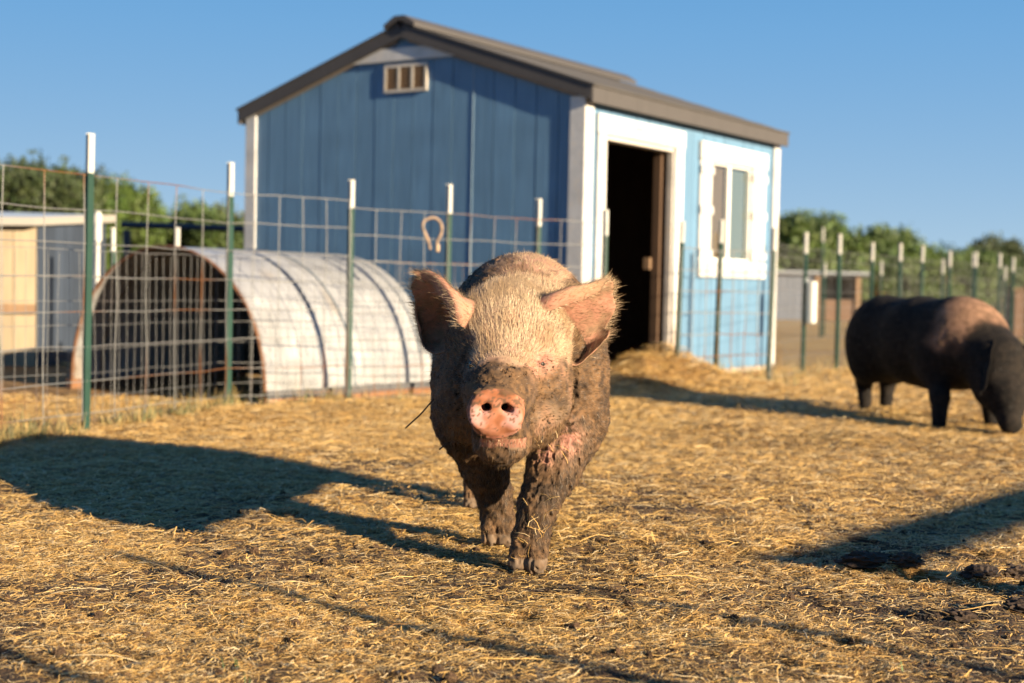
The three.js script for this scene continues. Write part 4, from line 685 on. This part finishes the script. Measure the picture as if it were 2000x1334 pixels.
  const P = geo.attributes.position, NR = geo.attributes.normal, C = new Float32Array(P.count * 3);
  for (let i = 0; i < P.count; i++) {
    const x = P.getX(i), y = P.getY(i), d = -P.getZ(i); let c;
    const n1 = fbm(x * 11, y * 11, d * 11, 3), n2 = noise(x * 46, y * 46, d * 46), n3 = noise(x * 130, y * 130, d * 130);
    if (isEar(i)) {
      const inner = NR.getZ(i) > 0.05; c = inner ? mix3([0.38, 0.175, 0.115], [0.26, 0.15, 0.085], clamp(0.45 + 2 * n1 + n2)) : [0.21, 0.135, 0.075];
      const m = sst(0.1, 0.4, n1 + 0.4 * n2 + (inner ? -0.08 : 0.05)); c = mix3(c, [0.13, 0.085, 0.05], m * 0.75);
    } else {
      const pale = [0.29, 0.19, 0.115], pink = [0.33, 0.15, 0.105]; c = mix3(pale, pink, clamp(0.30 + n1 * 1.3));
      let m = mudAt(x, y, d); const sk = snoutK(x, y, d);
      if (sk < 1.04) { const a = Math.exp(-(((x - SN[0] + 0.046) / 0.024) ** 2 + ((y - SN[1] + 0.012) / 0.026) ** 2)) + Math.exp(-(((x - SN[0] - 0.042) / 0.022) ** 2 + ((y - SN[1] + 0.020) / 0.028) ** 2)); c = mix3(mix3([0.23, 0.078, 0.030], [0.30, 0.115, 0.060], clamp(0.5 + 2 * n2 + n1)), [0.40, 0.205, 0.175], clamp(a * 1.2 + n2 * 0.8) * (a > 0.15 ? 1 : 0.2)); }
      if (sk < 1.04) c = mix3(c, [0.10, 0.05, 0.025], sst(0.16, 0.38, n3 * 0.8 + n2 * 0.45 + (y > SN[1] + 0.012 ? 0.13 : -0.03)));
      if (y < 0.42 && y > 0.388 && d < 3.64) c = mix3(c, [0.40, 0.14, 0.09], 0.7);
      const pp = pinkPatch(x, y, d); m *= 1 - 0.8 * clamp(pp * (1.2 + 2 * n2)); c = mix3(c, [0.36, 0.16, 0.12], pp);
      if (y < 0.045 && (d < 4.5 || d > 4.9)) { c = mix3([0.20, 0.145, 0.10], [0.10, 0.068, 0.042], clamp(0.5 + n2 * 2)); m *= 0.45; }
      const tone = mix3(MUD, MUDDRY, clamp((y < 0.34 ? 0.36 : 0.46) + 1.3 * n1 + 0.6 * n2 + 0.45 * n3)); c = mix3(c, tone, m);
    }
    C.set(c, i * 3);
  }
  geo.setAttribute('color', new THREE.BufferAttribute(C, 3));
  const O = V(0.06, 0, -4.45);
  const pig = thing('pig', 'pale pig caked in mud walking toward the camera', 'pig', O, 0, 'pigs in the yard');
  const body = mesh('body', geo, std([1, 1, 1], 0.9, { vertexColors: true }), pig); body.position.copy(O).negate();
  // eyes: small dark balls set in the slits
  const onFace = (x, y) => { let d = 3.4; while (d < 4.4 && base(x, y, d) > 0) d += 0.002; return d; };
  for (const [x, y] of [[-0.097, 0.591], [0.077, 0.590]]) { const e = mesh('eye', new THREE.SphereGeometry(0.0125, 20, 14), std([0.02, 0.014, 0.010], 0.15), pig); e.position.set(x, y, -(onFace(x, y) + 0.0102)).sub(O); }
  // bristles
  const back = V(0, 0.05, -1), down = V(0, -1, 0), up = V(0, 1, -0.5), out = V(0, 0, 0);
  const hair = new THREE.Group();
  const spec = (x, y, d, N) => {
    const m = mudAt(x, y, d), n1 = noise(x * 14, y * 14, d * 14);
    if (y < 0.05) return null;
    if (d > 4.9) return null;
    if (snoutK(x, y, d) < 1.06) return null;
    let flow, len = 0.024, lift = 0.35, keep = 1, mess = 0.22, wid = 0.0015, color = mix3([0.58, 0.43, 0.275], [0.44, 0.29, 0.155], clamp(0.5 + n1));
    if (y < 0.36) { flow = down; len = 0.018; keep = 0.95; lift = 0.3; }
    else if (d < 4.04) { const yb = y + 0.055 * n1 + 0.02 * gauss(), tt = sst(0.585, 0.655, yb); flow = out.set((x + 0.01) * mix(5, 2.6, tt), mix(-0.1, 1, tt), mix(-1, -0.6, tt)); len = mix(0.016, 0.034, tt); keep = mix(0.65, 1, tt); if (d < 3.62) { len = 0.010; keep = 0.35; } if (y < 0.44) { flow = out.set((x + 0.02) * 3, -1, 0.2); len = 0.018; lift = 0.5; } }
    else { flow = out.set(x * 0.8, -0.25, -1); len = 0.024; keep = 0.5; lift = 0.25; }
    if (m > 0.45) { color = mix3(mix3(MUD, MUDDRY, clamp(0.45 + n1 * 1.2)), [0.28, 0.18, 0.09], rnd() < 0.25 ? 0.8 : 0.1); keep *= 0.75; wid = 0.0017; len *= 0.85; }
    return { keep, len, wid, flow, lift, mess, color };
  };
  const nearSkin = skin; nearSkin.computeVertexNormals();
  const b1 = bristles(pig, nearSkin, 90000, spec, hairMat); b1.position.copy(O).negate();
  const earSpec = (sgn) => (x, y, d, N) => { const rim = N.z < 0.25; return { keep: rim ? 1 : 0.45, len: rim ? 0.028 : 0.016, wid: 0.0014, flow: out.set(sgn * 1, rim ? 0.25 : 0.4, 0.1), lift: rim ? 0.45 : 0.3, mess: 0.35, color: mix3([0.52, 0.38, 0.235], [0.24, 0.15, 0.08], rnd()) }; };
  for (const [e, s] of [[earL, -1], [earR, 1]]) { e.computeVertexNormals(); bristles(pig, e, 13000, earSpec(s), hairMat).position.copy(O).negate(); }
  // crumbs of mud stuck on the nose bridge and flank
  const crumb = (() => { const g = new THREE.IcosahedronGeometry(1, 2), p = g.attributes.position; for (let i = 0; i < p.count; i++) { const k = 1 + 0.7 * noise(p.getX(i) * 1.7, p.getY(i) * 1.7, p.getZ(i) * 1.7); p.setXYZ(i, p.getX(i) * k, p.getY(i) * k, p.getZ(i) * k); } g.computeVertexNormals(); return g; })(), cm = new THREE.InstancedMesh(crumb, std([1, 1, 1], 0.9), 340); cm.name = 'mud_crumbs'; cm.userData.kind = 'stuff'; const cc = new THREE.Color();
  for (let i = 0; i < 340; i++) { let x, y; if (i < 60) { x = -0.035 + gauss() * 0.035; y = 0.575 + gauss() * 0.014; } else { x = rr(-0.17, 0.12); y = rr(0.42, 0.6); } if (Math.hypot((x - SN[0]) / 0.085, (y - SN[1]) / 0.07) < 1) y = 0.6 - rnd() * 0.03; const d = onFace(x, y), s = i < 60 ? rr(0.0015, 0.005) : rr(0.0012, 0.004); EU.set(rr(0, 6), rr(0, 6), 0); cm.setMatrixAt(i, M4.compose(P3.set(x, y, -d + (i < 60 ? rr(0, 0.008) : 0)), Q.setFromEuler(EU), S3.set(s * rr(0.7, 1.6), s * 0.6, s))); const q = mix3(MUD, MUDDRY, rnd()); cm.setColorAt(i, cc.setRGB(...q)); }
  cm.position.copy(O).negate(); pig.add(cm);
  // bits of straw stuck to the near foreleg and brisket
  const sb = new THREE.InstancedMesh(strawBlade(0.12), strawMat, 46); sb.name = 'stuck_straw'; sb.userData.kind = 'stuff';
  for (let i = 0; i < 46; i++) { const low = i < 30, y = low ? rr(0.03, 0.21) : rr(0.3, 0.4), x = (low ? mix(0.065, 0.095, y / 0.2) : 0.11) + rr(-0.05, 0.05); let d = 3.7; while (d < 4.5 && base(x, y, d) > 0) d += 0.003; EU.set(rr(-0.4, 0.4), rr(-0.7, 0.7), rr(-1.6, 1.6)); const L = rr(0.018, 0.06); sb.setMatrixAt(i, M4.compose(P3.set(x, y, -d + 0.006), Q.setFromEuler(EU), S3.set(L, L, 0.09))); const q = strawTones[i % 4]; sb.setColorAt(i, cc.setRGB(...q)); }
  sb.position.copy(O).negate(); pig.add(sb);
  // twigs stuck to the flank
  const twigMat = std([0.06, 0.045, 0.03], 0.9);
  [['thin dark twig sticking out of the pig\'s shaded flank', [[-0.305, 0.375], [-0.26, 0.415], [-0.215, 0.475]], 4.12], ['short dark twig sticking out below the pig\'s shaded flank', [[-0.205, 0.315], [-0.18, 0.33], [-0.15, 0.335]], 4.12]].forEach(([l, p, d]) => { const g = rod(p.map(([x, y], i) => W(x, y + 0.003 * Math.sin(i * 2), d + 0.01 * i)), 0.0026, 6, 14); tag(mesh(numbered('twig'), g, twigMat, scene), l, 'twig', 'twigs stuck to the pig'); });
}

// ------------------------------------------------------------------ the dark pig rooting at the right
{
  const prim = [
    ['e', 0.10, [2.44, 0.50, 9.28], [0.25, 0.28, 0.28]], ['e', 0.12, [2.58, 0.495, 8.95], [0.275, 0.285, 0.36]], ['e', 0.10, [2.70, 0.50, 8.62], [0.26, 0.285, 0.28]],
    ['c', 0.12, [2.76, 0.50, 8.50, 0.21], [2.83, 0.40, 8.28, 0.17]], ['c', 0.08, [2.83, 0.38, 8.28, 0.16], [2.835, 0.22, 8.12, 0.11]], ['c', 0.05, [2.835, 0.22, 8.12, 0.11], [2.83, 0.085, 8.04, 0.066]], ['e', 0.02, [2.832, 0.06, 8.025], [0.06, 0.05, 0.04]],
    ['e', 0.06, [2.76, 0.27, 8.20], [0.09, 0.12, 0.12]],
    ['e', 0.09, [2.55, 0.40, 8.55], [0.11, 0.18, 0.14]], ['c', 0.05, [2.55, 0.34, 8.52, 0.085], [2.545, 0.18, 8.42, 0.055]], ['c', 0.03, [2.545, 0.18, 8.42, 0.055], [2.53, 0.03, 8.37, 0.042]],
    ['e', 0.09, [2.88, 0.40, 8.62], [0.10, 0.18, 0.14]], ['c', 0.05, [2.88, 0.34, 8.60, 0.085], [2.90, 0.18, 8.60, 0.055]], ['c', 0.03, [2.90, 0.18, 8.60, 0.055], [2.90, 0.03, 8.56, 0.042]],
    ['e', 0.09, [2.33, 0.40, 9.33], [0.11, 0.20, 0.18]], ['c', 0.05, [2.33, 0.32, 9.35, 0.085], [2.35, 0.20, 9.46, 0.052]], ['c', 0.03, [2.35, 0.20, 9.46, 0.052], [2.355, 0.03, 9.42, 0.040]],
    ['e', 0.09, [2.55, 0.40, 9.38], [0.11, 0.20, 0.18]], ['c', 0.05, [2.55, 0.32, 9.42, 0.085], [2.53, 0.20, 9.54, 0.052]], ['c', 0.03, [2.53, 0.20, 9.54, 0.052], [2.51, 0.03, 9.50, 0.040]],
    ['e', 0.06, [2.60, 0.255, 8.82], [0.05, 0.05, 0.10]], ['c', 0.02, [2.38, 0.56, 9.52, 0.02], [2.33, 0.46, 9.57, 0.012]],
  ];
  const base = fieldOf(prim), field = (x, y, d) => { const v = base(x, y, d); return Math.abs(v) > 0.04 ? v : v - 0.004 * fbm(x * 30, y * 30, d * 30, 2); };
  const ear = (s) => { const b = V(2.84 + s * 0.10, 0.40, 8.16); const g = []; for (let u = 0; u < 4; u++) { const r = []; for (let v = 0; v < 4; v++) { const t = u / 3, w = (v / 3 - 0.5) * (0.17 - 0.10 * t); r.push([b.x + s * (0.02 + 0.06 * t) + w * 0.35, b.y + 0.03 - 0.19 * t + w * 0.6, b.z - 0.03 - 0.13 * t + 0.03 * Math.cos((v / 3 - 0.5) * 3)]); } g.push(r); } return earSheet(g, 12, 0.012); };
  const geo = mergeGeometries([skinGeometry(field, [2.1, -0.02, 7.92], [3.1, 0.86, 9.7], 0.010, null), ear(-1), ear(1)]); geo.computeVertexNormals();
  paint(geo, (x, y, z) => {
    const d = -z, n1 = fbm(x * 7, y * 7, d * 7, 3), n2 = noise(x * 30, y * 30, d * 30);
    // along the body: 0 rump .. 1 shoulder
    const t = ((x - 2.44) * 0.29 + (9.28 - d) * 0.66) / (0.29 * 0.29 + 0.66 * 0.66);
    let belt = sst(0.98, 1.16, t + 0.14 * n1) * sst(1.42, 1.28, t + 0.1 * n1 + 0.3 * (0.45 - y)) * sst(0.42, 0.54, y + 0.12 * n1);
    const dark = mix3([0.006, 0.0048, 0.004], [0.016, 0.012, 0.009], clamp(0.4 + n2 + n1));
    return mix3(dark, mix3([0.24, 0.135, 0.085], [0.13, 0.075, 0.045], clamp(0.5 + n2)), belt);
  });
  const O = V(2.6, 0, -8.9);
  const pig = thing('pig', 'dark pig with a pale shoulder belt rooting in straw at right', 'pig', O, 0, 'pigs in the yard');
  mesh('body', geo, new THREE.MeshPhysicalMaterial({ color: 0xffffff, roughness: 0.9, specularIntensity: 0.4, vertexColors: true, side: THREE.DoubleSide }), pig).position.copy(O).negate();
  for (const s of [-1, 1]) { const e = mesh('eye', new THREE.SphereGeometry(0.012, 12, 8), std([0.01, 0.008, 0.008], 0.2), pig); e.position.set(2.835 + s * 0.085, 0.27, -8.06).sub(O); }
  const b = bristles(pig, geo, 9000, (x, y, d, N) => y < 0.08 ? null : ({ keep: 1, len: 0.022, wid: 0.0016, flow: V(-0.3, -0.35, -0.9), lift: 0.3, mess: 0.25, color: (() => { const t = ((x - 2.44) * 0.29 + (9.28 - d) * 0.66) / 0.52; return t > 1.02 && t < 1.36 && y > 0.50 ? [0.22, 0.14, 0.085] : [0.011, 0.008, 0.0065]; })() }), hairMat); b.position.copy(O).negate();
}

renderer.render(scene, camera);
